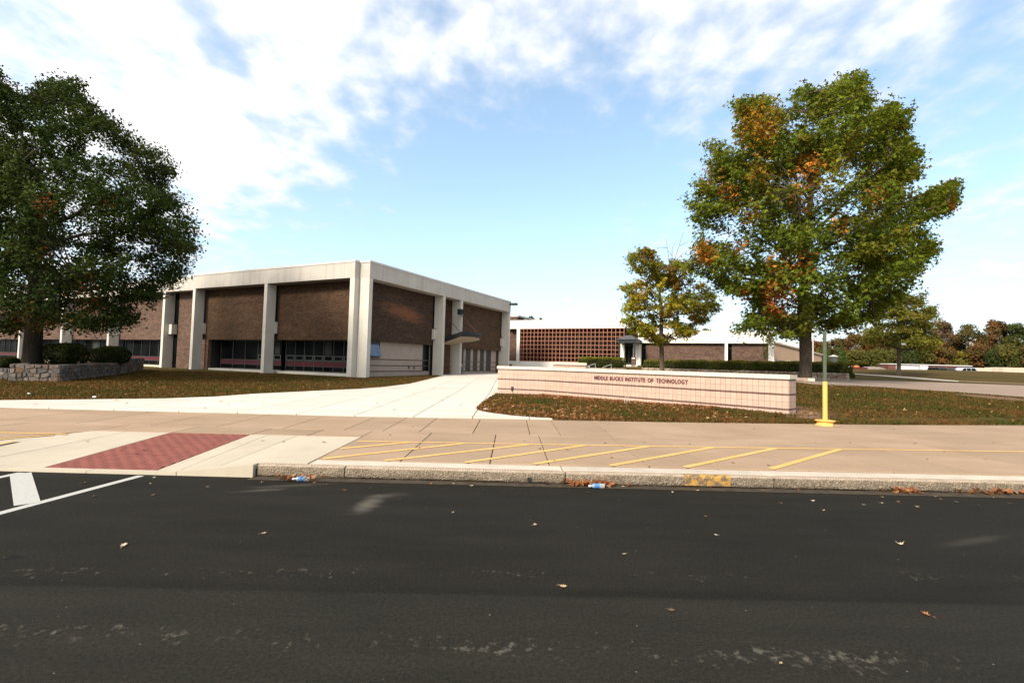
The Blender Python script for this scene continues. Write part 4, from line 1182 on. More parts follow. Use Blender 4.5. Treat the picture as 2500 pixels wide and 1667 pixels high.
# distant long brick shed beyond the bank
sd = thing('brick_shed', 'long low red brick building with white roof edge beyond the bank', 'building', (0, 0, 0))
a, b = at(2168, 887, 108), at(2371, 887.5, 108)
zt_ = a[2]
MB().box(a[0], b[0], 108, 118, 1.0, zt_ - .25).build('wall', M['brick_red'], sd)
MB().box(a[0] - .1, b[0] + .1, 107.8, 118.2, zt_ - .2, zt_ - .02).build('roof', M['white_metal'], sd)
for x0, x1 in ((2188, 2190), (2198, 2243), (2245, 2266)):
    p, q = at(x0, 892.5, 107.9), at(x1, 899, 107.9); MB().box(p[0], q[0], 107.88, 107.99, 1.2, p[2]).build('garage_door', M['white_metal'], sd)

# cream trailers at the far right
for k, (x0, x1, yt, lab) in enumerate(((2379, 2431, 897.5, 'cream storage trailer next to the silver car on the bank'), (2432, 2447, 897, 'short pale container between two cream trailers'), (2448, 2560, 896.5, 'large cream trailer at the far right edge of the bank'))):
    a, b = at(x0, yt, 96 - k), at(x1, yt, 96 - k); tr_ = thing('storage_trailer', lab, 'trailer', (a[0], a[1], 1.6), -.02, 'pale trailers parked beyond the bank')
    L_ = b[0] - a[0]; H_ = a[2] - 1.6
    MB().box(0, L_, 0, 2.4, .45, H_).build('box_body', M['cream'], tr_)
    for j in range(int(L_ / .9)): MB().box(j * .9 + .1, j * .9 + .18, -.04, 0, .5, H_ - .05).build('rib', M['cream'], tr_)
    for xw in (.6, L_ - .7): MB().tube([(xw, -.03, .4), (xw, .22, .4)], .4, 12).build('wheel', M['rubber'], tr_)


# ================================================================== SIGN WALL
PF, PR, PL = at(1324.5, 962, 21.0), at(1925, 1010, 14.05), at(1214.5, 960, 21.7)
SZ = .20
u_ = (PR - PF)[:2]; SL = float(np.linalg.norm(u_)); u_ = u_ / SL; srz = math.atan2(u_[1], u_[0])
S = thing('sign_wall', 'long salmon tiled school name wall with brown bands and cream coping', 'sign', (PF[0], PF[1], SZ), srz)
v_ = np.array([-u_[1], u_[0]])
lp = (PL - PF)[:2]; lx, ly = float(lp @ u_), float(lp @ v_); LL = math.hypot(lx, ly); lrz = math.atan2(-ly, -lx)    # left wing runs from PL to PF
TH = .62
H0 = lambda z: z - SZ
# cores
ldir = np.array([-lx, -ly]) / LL; lnor = np.array([-ldir[1], ldir[0]])
MB().prism([(0, 0), (SL, 0), (SL, TH), (.0, TH), tuple(np.array([lx, ly]) + lnor * TH), (lx, ly)], -.4, H0(1.345)).build('core', M['grout'], S)
ROWS = [(1.3, 1.345, 'band'), (1.112, 1.296, 'tile'), (.922, 1.107, 'tile'), (.870, .916, 'band'), (.682, .865, 'tile'), (.493, .677, 'tile'), (.441, .487, 'band'), (.25, .436, 'tile'), (.06, .245, 'tile')]
NT_ = 59; tw = SL / NT_
tile_mesh = {}


def tile(w, h, mat, d=.018):
    key = (round(w, 4), round(h, 4), mat)
    if key not in tile_mesh:
        e = .004
        tile_mesh[key] = MB().add([(e, -d, e), (w - e, -d, e), (w - e, -d, h - e), (e, -d, h - e), (0, -d + e, 0), (w, -d + e, 0), (w, -d + e, h), (0, -d + e, h), (0, .0, 0), (w, .0, 0), (w, 0, h), (0, 0, h)],
                                  [(0, 1, 2, 3)] + [(4 + i, 4 + (i + 1) % 4, (i + 1) % 4, i) for i in range(4)] + [(8 + i, 8 + (i + 1) % 4, 4 + (i + 1) % 4, 4 + i) for i in range(4)]).mesh('tile', M[mat])
    return tile_mesh[key]


rest = []
for z0, z1, k in ROWS:
    for i in range(NT_):
        if z1 < .3: continue
        o_ = link('tile' if k == 'tile' else 'band_tile', tile(tw - .005, z1 - z0, 'pink_tile' if k == 'tile' else 'band_tile'), S, (i * tw + .0025, -random.uniform(0, .0015), H0(z0)))
    n = 11; w = LL / n
    for i in range(n):
        p = np.array([lx, ly]) + ldir * (i * w + .0025)
        if k == 'band': link('band_tile', tile(w - .005, z1 - z0, 'band_tile'), S, (p[0], p[1], H0(z0)), (0, 0, lrz))
        else: rest.append((p, w - .005, H0(z0), z1 - z0))
    for i in range(2):
        w = TH / 2
        link('tile' if k == 'tile' else 'band_tile', tile(w - .005, z1 - z0, 'pink_tile' if k == 'tile' else 'band_tile'), S, (SL, i * w + .0025, H0(z0)), (0, 0, math.pi / 2))
tf = MB()
for (p, w, z, h) in rest:
    q = p + ldir * w; f_ = -lnor * .018
    tf.add([(p[0], p[1], z), (q[0], q[1], z), (q[0], q[1], z + h), (p[0], p[1], z + h)] + [(p[0] + f_[0], p[1] + f_[1], z), (q[0] + f_[0], q[1] + f_[1], z), (q[0] + f_[0], q[1] + f_[1], z + h), (p[0] + f_[0], p[1] + f_[1], z + h)],
           [(4, 5, 6, 7), (0, 1, 5, 4), (1, 2, 6, 5), (2, 3, 7, 6), (3, 0, 4, 7)])
tag(tf.build('tile_field', M['pink_tile'], S), kind='stuff')
# coping stones
xs = np.linspace(0, SL, 8)
for i, (a, b) in enumerate(zip(xs[:-1], xs[1:])):
    a2 = a + .004 if i else a + .035
    MB().prism([(a2, -.045), (b - .004 if i < 6 else b + .045, -.045), (b - .004 if i < 6 else b + .045, TH + .04), (a2 - (.0 if i else .12), TH + .04)], H0(1.348), H0(1.47)).build('coping', M['coping'], S)
e0, e1 = np.array([lx, ly]) - lnor * .045 - ldir * .04, np.array([lx, ly]) + lnor * (TH + .04) - ldir * .04
MB().prism([tuple(e0), (.027, -.045), (-.09, TH + .04), tuple(e1)], H0(1.348), H0(1.47)).build('coping', M['coping'], S)
# raised letters
dg = bpy.context.evaluated_depsgraph_get()
lcache = {}


def letter_mesh(ch):
    if ch not in lcache:
        c = bpy.data.curves.new('letter', 'FONT'); c.body = ch; c.extrude = .06; c.offset = .03; c.resolution_u = 3
        o = bpy.data.objects.new('letter', c); COL.objects.link(o)
        bpy.context.view_layer.update()
        me = bpy.data.meshes.new_from_object(o.evaluated_get(bpy.context.evaluated_depsgraph_get()))
        bpy.data.objects.remove(o); bpy.data.curves.remove(c)
        me.materials.clear(); me.materials.append(M['letter']); me.name = 'letter'
        co = np.array([v.co[:] for v in me.vertices]); lcache[ch] = (me, co[:, 0].min(), co[:, 0].max(), co[:, 1].min(), co[:, 1].max())
    return lcache[ch]


def wall_s(x, y):
    r = ray(x, y); n = np.array([v_[0], v_[1], 0]); p = _C + r * ((PF - _C) @ n) / (r @ n)
    return float((p - PF)[:2] @ u_), float(p[2])


for word, x0, x1 in (('MIDDLE', 1452.2, 1484.8), ('BUCKS', 1490, 1522.2), ('INSTITUTE', 1527.2, 1576.4), ('OF', 1582.2, 1596.2), ('TECHNOLOGY', 1602.8, 1681.0)):
    k0, k1 = (x0 - 1452) / 229, (x1 - 1452) / 229
    s0, zt0 = wall_s(x0, 920.2 + 9.2 * k0); s1, zt1 = wall_s(x1, 920.2 + 9.2 * k1); _, zb0 = wall_s(x0, 927.9 + 11.1 * k0)
    zt = 1.20; zbm = 1.05
    gl = [letter_mesh(c) for c in word]; ws = [g_[2] - g_[1] for g_ in gl]; gap = .11
    tot = sum(ws) + gap * (len(ws) - 1); k = (s1 - s0) / tot; x = s0
    for c, g_, w in zip(word, gl, ws):
        capH = letter_mesh('I'); hk = (zt - zbm) / (capH[4] - capH[3])
        o = link('letter', g_[0], S, (x - g_[1] * k, -.022, H0(zbm) - capH[3] * hk), (math.pi / 2, 0, 0)); o.scale = (k, hk, .2)
        x += (w + gap) * k

# ================================================================== STONE WALLS
def stone_run(par, P, Q, zb_, zt_, mat, rows, lmin, lmax, nrm_out, rng, name='stone'):
    """courses of irregular stones on the face P-Q; zb_, zt_ give bottom and top along it (0..1)"""
    P, Q = np.array(P, float), np.array(Q, float); L_ = np.linalg.norm(Q - P); d = (Q - P) / L_; n = np.array(nrm_out, float)
    for r in range(rows):
        s = -rng.uniform(0, lmin * .5)
        while s < L_ - .02:
            l = rng.uniform(lmin, lmax); a, b = max(s, 0.), min(s + l, L_)
            if b - a > .05:
                def zz(t, k):
                    q0, q1 = zb_(t), zt_(t); return q0 + (q1 - q0) * (k / rows) + .25 * (q1 - q0) / rows * math.sin(7.3 * t * L_ + 2.1 * k) * (0 < k < rows)
                t0, t1 = a / L_, b / L_; g_ = .012
                za0, za1, zb0, zb1 = zz(t0, r) + g_, zz(t0, r + 1) - g_, zz(t1, r) + g_, zz(t1, r + 1) - g_
                if za1 - za0 > .03 and zb1 - zb0 > .03:
                    c = .28; w = b - a
                    pts = [(a + g_ + c * .3 * w * rng.random(), za0), (b - g_ - c * w * rng.random(), zb0), (b - g_, zb0 + (zb1 - zb0) * c * rng.random()), (b - g_ - .02 * rng.random(), zb1 - (zb1 - zb0) * c * rng.random()),
                           (b - g_ - c * w * rng.random(), zb1), (a + g_ + c * w * rng.random(), za1), (a + g_, za1 - (za1 - za0) * c * rng.random()), (a + g_ + .02 * rng.random(), za0 + (za1 - za0) * c * rng.random())]
                    cx, cz = sum(p[0] for p in pts) / 8, sum(p[1] for p in pts) / 8; pr_ = rng.uniform(.025, .06)
                    V = []; f_ = []
                    for k, (dd, sc_) in enumerate(((-.02, 1.), (pr_ * .7, .97), (pr_, .8))):
                        for (s_, z_) in pts:
                            ss, z2 = cx + (s_ - cx) * sc_, cz + (z_ - cz) * sc_
                            q = P + d * ss + n * dd; V.append((q[0], q[1], z2))
                    flip = (d[0] * n[1] - d[1] * n[0]) > 0
                    for k in range(2):
                        for i in range(8):
                            j = (i + 1) % 8; q = (k * 8 + i, k * 8 + j, k * 8 + 8 + j, k * 8 + 8 + i); f_.append(q[::-1] if flip else q)
                    top = tuple(range(16, 24)); f_.append(top[::-1] if flip else top)
                    MB().add(V, f_).build(name, mat, par)
            s += l


rg = random.Random(5)
# planter round the left tree
pa, pb = onterr(22, 930.5), onterr(148, 931.8); pc = onterr(349, 904.0)
planter = thing('stone_planter', 'rubble stone planter wall round the big dark oak', 'planter', (0, 0, 0))
zt1, zt2 = at(25, 888, pa[1])[2], at(148, 890.5, pb[1])[2]
zc_hi = at(349, 873.5, pc[1])[2]
fn_ = np.array([(pb - pa)[1], -(pb - pa)[0]]); fn_ /= np.linalg.norm(fn_)
plpoly = [tuple(pa[:2]), tuple(pb[:2]), tuple(pc[:2]), tuple(pc[:2] + np.array([-3.5, 0.])), tuple(pa[:2] + np.array([-3.0, 3.5]))]
rn_ = np.array([(pc - pb)[1], -(pc - pb)[0]]); rn_ /= np.linalg.norm(rn_)
dr_ = (pc - pb)[:2] / np.linalg.norm((pc - pb)[:2])
midt = .62


def rt(t): return zt2 if t < midt - .07 else (zc_hi if t > midt else zt2 + (zc_hi - zt2) * (t - midt + .07) / .07)


core = MB().prism([tuple(pa[:2]), tuple(pb[:2]), tuple(pb[:2] - fn_ * .35 - rn_ * .34), tuple(pa[:2] - fn_ * .35)], lambda x, y: -.2, lambda x, y: zt1 - .01)
N_ = 14
for i in range(N_):
    a, b = pb[:2] + (pc - pb)[:2] * i / N_, pb[:2] + (pc - pb)[:2] * (i + 1) / N_
    z_ = rt((i + .5) / N_) - .01
    core.prism([tuple(a + dr_ * .002), tuple(b), tuple(b - rn_ * .34), tuple(a - rn_ * .33 + dr_ * .002)], lambda x, y: -.2, lambda x, y, z_=z_: z_)
core.build('core', M['mortar'], planter)
stone_run(planter, pa[:2], pb[:2], lambda t: tz(*(pa + (pb - pa) * t)[:2]) - .02, lambda t: zt1 + (zt2 - zt1) * t, M['stone'], 4, .16, .42, fn_, rg)
stone_run(planter, pb[:2], pc[:2], lambda t: tz(*(pb + (pc - pb) * t)[:2]) - .02, rt, M['stone'], 4, .2, .55, rn_, rg)
lb = pa[:2] + np.array([-3.0, 3.5]); ln_ = np.array([(pa[:2] - lb)[1], -(pa[:2] - lb)[0]]); ln_ /= np.linalg.norm(ln_)
MB().prism([tuple(lb), tuple(pa[:2] - fn_ * .352), tuple(pa[:2] - fn_ * .36 - ln_ * .3), tuple(lb - ln_ * .3)], -.2, zt1 - .012).build('core', M['mortar'], planter)
stone_run(planter, lb, pa[:2] - fn_ * .05, lambda t: .26, lambda t: zt1, M['stone'], 4, .2, .5, ln_, rg)
soilp = MB().prism([tuple(pa[:2] - fn_ * .3), tuple(pb[:2] - fn_ * .3 - rn_ * .32), tuple(pc[:2] - rn_ * .3), tuple(pc[:2] + np.array([-3.5, 0.])), tuple(pa[:2] + np.array([-3.0, 3.5]))], -.2, zt2 - .06).build('soil', M['soil'], planter)
# left neighbour, mostly out of frame
pd, pe = onterr(-60, 924), onterr(20, 926.5)
pl2 = thing('dark_planter', 'dark stone planter wall left of the rubble planter at frame edge', 'planter', (0, 0, 0))
f2_ = np.array([(pe - pd)[1], -(pe - pd)[0]]); f2_ /= np.linalg.norm(f2_)
zt3 = at(10, 898, pe[1])[2]
MB().prism([tuple(pd[:2]), tuple(pe[:2]), tuple(pe[:2] - f2_ * 1.5), tuple(pd[:2] - f2_ * 1.5)], -.2, zt3 - .01).build('core', M['mortar'], pl2)
stone_run(pl2, pd[:2], pe[:2], lambda t: .22, lambda t: zt3, M['stone'], 3, .2, .45, f2_, rg)
# wall under the hedge
ha, hb = at(1567, 905, 42.0), at(2064, 920, 30.2)
hw_ = thing('hedge_wall', 'low tan fieldstone wall under the long clipped hedge', 'wall', (0, 0, 0))
hn = np.array([(hb - ha)[1], -(hb - ha)[0]]); hn /= np.linalg.norm(hn)
HZ = 1.53
MB().prism([tuple(ha[:2]), tuple(hb[:2]), tuple(hb[:2] - hn * .6), tuple(ha[:2] - hn * .6)], .6, HZ - .01).build('core', M['mortar'], hw_)
stone_run(hw_, ha[:2], hb[:2], lambda t: tz(*(ha + (hb - ha) * t)[:2]) - .03, lambda t: HZ, M['fieldstone'], 3, .18, .5, hn, rg)
stone_run(hw_, hb[:2], hb[:2] - hn * .6, lambda t: 1.05, lambda t: HZ, M['fieldstone'], 3, .2, .32, -np.array([hn[1], -hn[0]]), rg)
hc, hd = at(1432, 900, 44.0), at(1529, 900, 45.5)
hw2 = thing('hedge_wall', 'short stretch of tan stones under the small hedge by the steps', 'wall', (0, 0, 0))
hn2 = np.array([(hd - hc)[1], -(hd - hc)[0]]); hn2 /= np.linalg.norm(hn2)
MB().prism([tuple(hc[:2]), tuple(hd[:2]), tuple(hd[:2] - hn2 * .6), tuple(hc[:2] - hn2 * .6)], .6, 1.40).build('core', M['mortar'], hw2)
stone_run(hw2, hc[:2], hd[:2], lambda t: 1.0, lambda t: 1.42, M['fieldstone'], 3, .18, .5, hn2, rg)

# ================================================================== STREET FURNITURE
pz = sw(8.1, 12.5)
pole = thing('sign_post', 'bare green post in a yellow sleeve on a yellow rim base', 'post', (*atz(2014.5, 1038, pz)[:2], pz))
MB().lathe([(.235, 0), (.235, .016), (.205, .028), (.185, .055), (.188, .085), (.215, .108), (.238, .118), (.238, .132), (.2, .138), (.05, .142)], n=28).build('rim_base', M['pole_yellow'], pole, smooth=False)
MB().lathe([(.056, .14), (.056, 1.13), (.05, 1.14)], n=18).build('sleeve', M['pole_yellow'], pole, smooth=False)
ch_ = MB().box(-.036, .036, -.012, .0, .9, 2.46).box(-.036, -.030, .0, .03, .9, 2.46).box(.030, .036, .0, .03, .9, 2.46).build('channel', M['pole_green'], pole)
hm = MB()
for i in range(12): hm.tube([(.012, -.0135, 2.42 - i * .05), (.012, -.011, 2.42 - i * .05)], .006, 6)
hm.build('bolt_hole', M['black'], ch_)
st = tag(MB().lathe([(.04, 0), (.075, .02), (.06, .05), (.02, .062)], n=7).build('stone', M['fieldstone'], None, loc=(*atz(2043, 1041, pz)[:2], pz - .01)), 'small loose stone on the sidewalk beside the yellow post base', 'stone'); st.scale = (1.4, 1, 1)
# concrete block by the right tree
p0, p1 = atz(1945, 937, .95), atz(1983, 939, .93)
d_ = (p1 - p0)[:2]
blk = thing('concrete_block', 'pale concrete block at the foot of the big maple', 'block', (p0[0], p0[1], tz(*p0[:2]) - .05), math.atan2(d_[1], d_[0]))
MB().prism([(0, 0), (.55, 0), (.55, .25), (0, .25)], 0, .24).build('half', M['fieldstone'], blk); MB().prism([(.556, .0), (.9, .03), (.9, .25), (.556, .25)], 0, .23).build('half', M['coping'], blk)
# floodlight on a stake
q = onterr(1251.5, 967); fl2 = thing('stake_light', 'black stake floodlight in the lawn before the left end of sign wall', 'light', q)
MB().tube([(0, 0, -.1), (0, 0, .25)], .014, 6).build('stake', M['frame_grey'], fl2)
MB().tube([(-.02, 0, .24), (-.02, .1, .36)], [.05, .065], 10).build('lamp_head', M['black'], fl2)
MB().box(-.2, .06, -.1, .1, -.02, .015).build('pad', M['strip'], fl2)
# bent conduits
q = onterr(1531, 986); cd = thing('conduit_loops', 'two bent grey conduits rising from the lawn before the sign', 'conduit', q)
for dx in (-.055, .03):
    MB().tube([(dx - .03, 0, -.1), (dx - .035, 0, .12), (dx - .02, .02, .21), (dx + .02, .04, .25), (dx + .055, .06, .2), (dx + .07, .06, -.1)], .013, 6).build('conduit', M['block'], cd)
# rail pair, small tiled wall and white box at the steps
for k, (pts, post, lab) in enumerate(((((1432, 895), (1453.5, 887.5)), ((1453.5, 887.5, 903), (1434, 894.4, 903)), 'pale handrail nearer the small tiled wall'), (((1471.5, 896.5), (1492.5, 889.7)), ((1492.5, 889.7, 905), (1472, 896.3, 908)), 'pale handrail nearer the portico steps'))):
    hr = thing('handrail', lab, 'handrail', (0, 0, 0), 0, 'handrails of the entrance steps')
    MB().tube([at(x, y, 38.5 + (.8 if i else 0)) for i, (x, y) in enumerate(pts)], .024, 8).build('rail', M['handrail'], hr)
    for j, (x, y0, y1) in enumerate(post): MB().tube([at(x, y0, 38.5 + (.8 if j == 0 else .02)), at(x, y1, 38.5 + (.8 if j == 0 else .02))], .022, 8).build('post', M['handrail'], hr)
a, b = at(1352.5, 884, 37), at(1431, 886, 37)
tw_ = thing('tiled_wall', 'small salmon wall with cream coping and a round emblem behind the sign', 'wall', (a[0], a[1], .5), math.atan2(b[1] - a[1], b[0] - a[0]))
w_ = float(np.linalg.norm((b - a)[:2])); h_ = a[2] - .5
MB().box(0, w_, 0, .5, 0, h_ - .18).build('body', M['pink_tile'], tw_); MB().box(-.04, w_ + .04, -.05, .55, h_ - .18 + .001, h_).build('coping', M['coping'], tw_)
MB().box(0, w_, -.012, -.001, h_ - .25, h_ - .2).build('band', M['band_tile'], tw_)
em = MB().tube([(.9 + .3 * math.cos(t_), -.03, h_ - .68 + .3 * math.sin(t_)) for t_ in np.linspace(-.4, math.pi + .2, 16)], .012, 5)
em.box(1.08, 1.16, -.04, -.002, h_ - .5, h_ - .36).build('emblem', M['frame_grey'], tw_)
q = at(1435.5, 898.5, 37.5); bx_ = tag(MB().box(-.11, .11, -.08, .08, -.5, .17).build('cabinet', M['white_metal'], None, loc=tuple(q)), 'small white box at the right end of the small tiled wall', 'box')
# bin by the entrance
q = bw(.45, 13.35); bn = thing('litter_bin', 'grey litter bin with a paler lid beside the glazed entrance', 'bin', (q[0], q[1], tz(q[0], q[1]) + .02))
MB().lathe([(.2, 0), (.24, .04), (.25, .7)], n=18).build('body', M['frame_grey'], bn); MB().lathe([(.26, .702), (.26, .76), (.2, .84), (.17, .97), (.05, 1.0)], n=18).build('lid', M['block'], bn)
# brown bench end behind the wall's left end
q = onterr(1211, 912); be = thing('wooden_bench', 'brown wooden bench half hidden behind the left end of the sign wall', 'bench', (q[0], q[1] + 7, tz(q[0], q[1] + 7) + .02), -.35)
MB().box(.0, 1.5, .0, .45, .42, .47).build('seat', M['brick_pier'], be); MB().box(0, 1.5, .46, .5, .5, .9).build('backrest', M['brick_pier'], be)
for x in (.03, 1.4):
    MB().box(x, x + .07, .02, .09, 0, .415).build('leg', M['stripe'], be); MB().box(x, x + .07, .43, .5, 0, .415).build('leg', M['stripe'], be); MB().box(x, x + .07, 0, .45, .62, .66).build('armrest', M['brick_pier'], be)
# thin lamp post behind the maple trunk
q0, q1 = at(1985, 885, 48), at(1983.2, 760, 48); lp_ = thing('lamp_post', 'thin pale post just right of the maple trunk', 'lamp post', (q0[0], 48, tz(q0[0], 48)))
MB().tube([(0, 0, 0), (0, 0, q1[2] - lp_.location.z)], [.07, .045], 8).build('pole', M['cap'], lp_); MB().box(-.1, .5, -.1, .1, q1[2] - lp_.location.z, q1[2] - lp_.location.z + .12).build('lamp_head', M['frame_grey'], lp_)
# little hut between the conifers
q = at(2035, 884, 60); ht = thing('garden_hut', 'tiny grey hut with a pointed roof between the clipped conifers', 'hut', (q[0], 60, 1.6))
MB().box(-.3, .3, -.3, .3, 0, at(2035, 870.5, 60)[2] - 1.6).build('wall', M['frame_grey'], ht); hz_ = at(2035, 870.5, 60)[2] - 1.6
MB().add([(-.42, -.42, hz_), (.42, -.42, hz_), (.42, .42, hz_), (-.42, .42, hz_), (0, 0, hz_ + .22)], [(0, 1, 4), (1, 2, 4), (2, 3, 4), (3, 0, 4), (3, 2, 1, 0)]).build('roof', M['cap'], ht)


# ---- parked cars beyond the bank
def car(label, loc, rz, paint, L_=4.4, Hh=1.68, W=1.75, estate=True):
    c = thing('parked_car', label, 'car', loc, rz, 'cars parked beyond the bank')
    h = Hh
    prof = [(-L_ / 2, .35), (-L_ / 2, .75), (-L_ / 2 + .1, .98), (-L_ / 2 + .95, 1.02), (L_ / 2 - .1, 1.05), (L_ / 2, .8), (L_ / 2, .35)]
    cab = [(-L_ / 2 + .85, 1.0), (-L_ / 2 + 1.55, h - .05), (-L_ / 2 + 1.9, h), (L_ / 2 - .6, h), (L_ / 2 - .35, h - .06), (L_ / 2 - .1, 1.04)]

    def ext(P, w0, w1):
        n = len(P); zt = max(p[1] for p in P); zb2 = min(p[1] for p in P)
        wz = lambda z: w0 + (w1 - w0) * (z - zb2) / (zt - zb2)
        return MB().add([(x, -wz(z), z) for x, z in P] + [(x, wz(z), z) for x, z in P], [tuple(range(n)), tuple(reversed(range(n, 2 * n)))] + [(n + i, n + (i + 1) % n, (i + 1) % n, i) for i in range(n)])
    ext(prof, W / 2, W / 2 - .03).build('body', M[paint], c)
    ext(cab, W / 2 - .05, W / 2 - .22).build('cabin', M[paint], c)
    g_ = lambda x, z, s_: (x, s_ * (W / 2 - .05 - .17 * (z - 1.0) / (h - 1.0) + .012), z)
    for s_ in (-1, 1):
        for (x0, x1, x2, x3) in ((-L_ / 2 + 1.08, -L_ / 2 + 1.66, -L_ / 2 + 2.0, -L_ / 2 + 2.0), (-L_ / 2 + 2.12, -L_ / 2 + 2.12, -L_ / 2 + 2.95, -L_ / 2 + 2.95), (-L_ / 2 + 3.07, -L_ / 2 + 3.07, L_ / 2 - .58, L_ / 2 - .34)):
            q = [g_(x0, 1.08, s_), g_(x3, 1.08, s_), g_(x2, h - .13, s_), g_(x1, h - .13, s_)]
            MB().add(q, [(0, 1, 2, 3) if s_ < 0 else (3, 2, 1, 0)]).build('window', M['glass'], c)
    MB().add([(-L_ / 2 + .93, -W / 2 + .16, 1.06), (-L_ / 2 + .93, W / 2 - .16, 1.06), (-L_ / 2 + 1.52, W / 2 - .25, h - .1), (-L_ / 2 + 1.52, -W / 2 + .25, h - .1)], [(3, 2, 1, 0)]).build('windscreen', M['glass'], c)
    for x in (-L_ / 2 + .85, L_ / 2 - .85):
        for s_ in (-1, 1):
            wl = MB().tube([(x, s_ * (W / 2 - .2), .33), (x, s_ * (W / 2 + .01), .33)], .33, 14).build('wheel', M['rubber'], c)
            MB().tube([(x, s_ * (W / 2 + .005), .33), (x, s_ * (W / 2 + .02), .33)], .2, 12).build('rim', M['silver'], wl)
    for s_ in (-1, 1): MB().box(-L_ / 2 - .01, -L_ / 2 + .06, s_ * .5 - .17, s_ * .5 + .17, .68, .82).build('headlight', M['white_metal'], c)
    for s_ in (-1, 1): MB().box(-L_ / 2 + 1.9, L_ / 2 - .6, s_ * .55 - .02, s_ * .55 + .02, h + .02, h + .06).build('roof_rail', M['black'], c)
    return c


def car_at(label, x, ytop, Y, rz, paint, **k):
    q = at(x, ytop, Y); h = k.get('Hh', 1.68); return car(label, (q[0], Y, q[2] - h - .03), rz, paint, **k)


car_at('silver estate car with dark windows beside the brick shed', 2352, 896.6, 94, .05, 'silver')
car_at('dark car seen end on left of the silver car', 2293, 896.9, 95, 1.5, 'black')
car_at('dull blue grey car between the dark car and the silver car', 2314, 899.3, 93, 1.45, 'canopy_metal', Hh=1.45)
# skip and heap
a, b = at(2069, 896, 76), at(2112, 897.5, 76)
sk = thing('skip', 'maroon skip with an orange cover right of the long hedge', 'skip', (a[0], 76, 1.3)); L_ = b[0] - a[0]
MB().add([(0, 0, .1), (L_, 0, .1), (L_, 2, .1), (0, 2, .1), (-.3, -.2, a[2] - 1.3), (L_ + .3, -.2, a[2] - 1.3), (L_ + .3, 2.2, a[2] - 1.3), (-.3, 2.2, a[2] - 1.3)], [(3, 2, 1, 0), (4, 5, 6, 7), (0, 1, 5, 4), (1, 2, 6, 5), (2, 3, 7, 6), (3, 0, 4, 7)]).build('body', M['maroon'], sk)
MB().lathe([(.4, 0), (.42, .12), (.3, .26), (.1, .32)], (L_ * .66, .6, a[2] - 1.3), 10).build('cover', M['orange'], sk)
MB().lathe([(.35, 0), (.3, .12), (.1, .2)], (L_ * .3, .4, a[2] - 1.3), 8).build('rubble', M['cream'], sk)
q = at(2130, 899.5, 77); hp = MB()
hp.lathe([(1.7, -.5), (1.4, .05), (.8, .28), (.2, .36)], n=12); o = hp.build('tarp_heap', M['cobble'], None, loc=tuple(q)); o.scale = (1.3, 1, .9)
tag(o, 'pale grey tarpaulin heap between the skip and the brick shed', 'heap')


# ================================================================== VEGETATION
from mathutils import noise as mnoise


def pip(px, py, poly):
    """vectorised point in polygon"""
    px, py = np.asarray(px), np.asarray(py); ins = np.zeros(px.shape, bool); n = len(poly)
    for i in range(n):
        x0, y0 = poly[i - 1]; x1, y1 = poly[i]
        if y0 == y1: continue
        c = ((y0 > py) != (y1 > py)) & (px < (x1 - x0) * (py - y0) / (y1 - y0) + x0)
        ins ^= c
    return ins


def unit(v): return v / np.maximum(np.linalg.norm(v, axis=-1, keepdims=True), 1e-9)


def leaf_quads(P, Nrm, size, rng, fold=.25):
    """kite shaped leaves, folded along the midrib: two triangles each"""
    n = len(P); t = unit(np.cross(Nrm, rng.normal(size=(n, 3)))); b = np.cross(Nrm, t); s = size[:, None]
    tip, base = P + t * s * .58, P - t * s * .5
    s1, s2 = P + b * s * .42 + Nrm * s * fold * .4 - t * s * .08, P - b * s * .42 + Nrm * s * fold * .4 - t * s * .08
    V = np.stack([base, s1, tip, s2], 1).reshape(-1, 3)
    k = np.arange(n)[:, None] * 4
    F = np.concatenate([k + np.array([[0, 1, 2]]), k + np.array([[0, 2, 3]])], 1).reshape(-1, 3)
    return V, F


def star_leaves(P, Nrm, size, rng):
    """five pointed leaves with notches: four triangles each"""
    n = len(P); t = unit(np.cross(Nrm, rng.normal(size=(n, 3)))); b = np.cross(Nrm, t); s = size[:, None]
    q = lambda u, v, w=0.: P + t * s * u + b * s * v + Nrm * s * w
    V = np.stack([q(-.45, 0), q(-.05, .58, .12), q(.02, .16), q(.62, 0, -.1), q(.02, -.16), q(-.05, -.58, .12)], 1).reshape(-1, 3)
    k = np.arange(n)[:, None] * 6
    F = np.concatenate([k + np.array([a]) for a in ([0, 1, 2], [0, 2, 4], [2, 3, 4], [0, 4, 5])], 1).reshape(-1, 3)
    return V, F


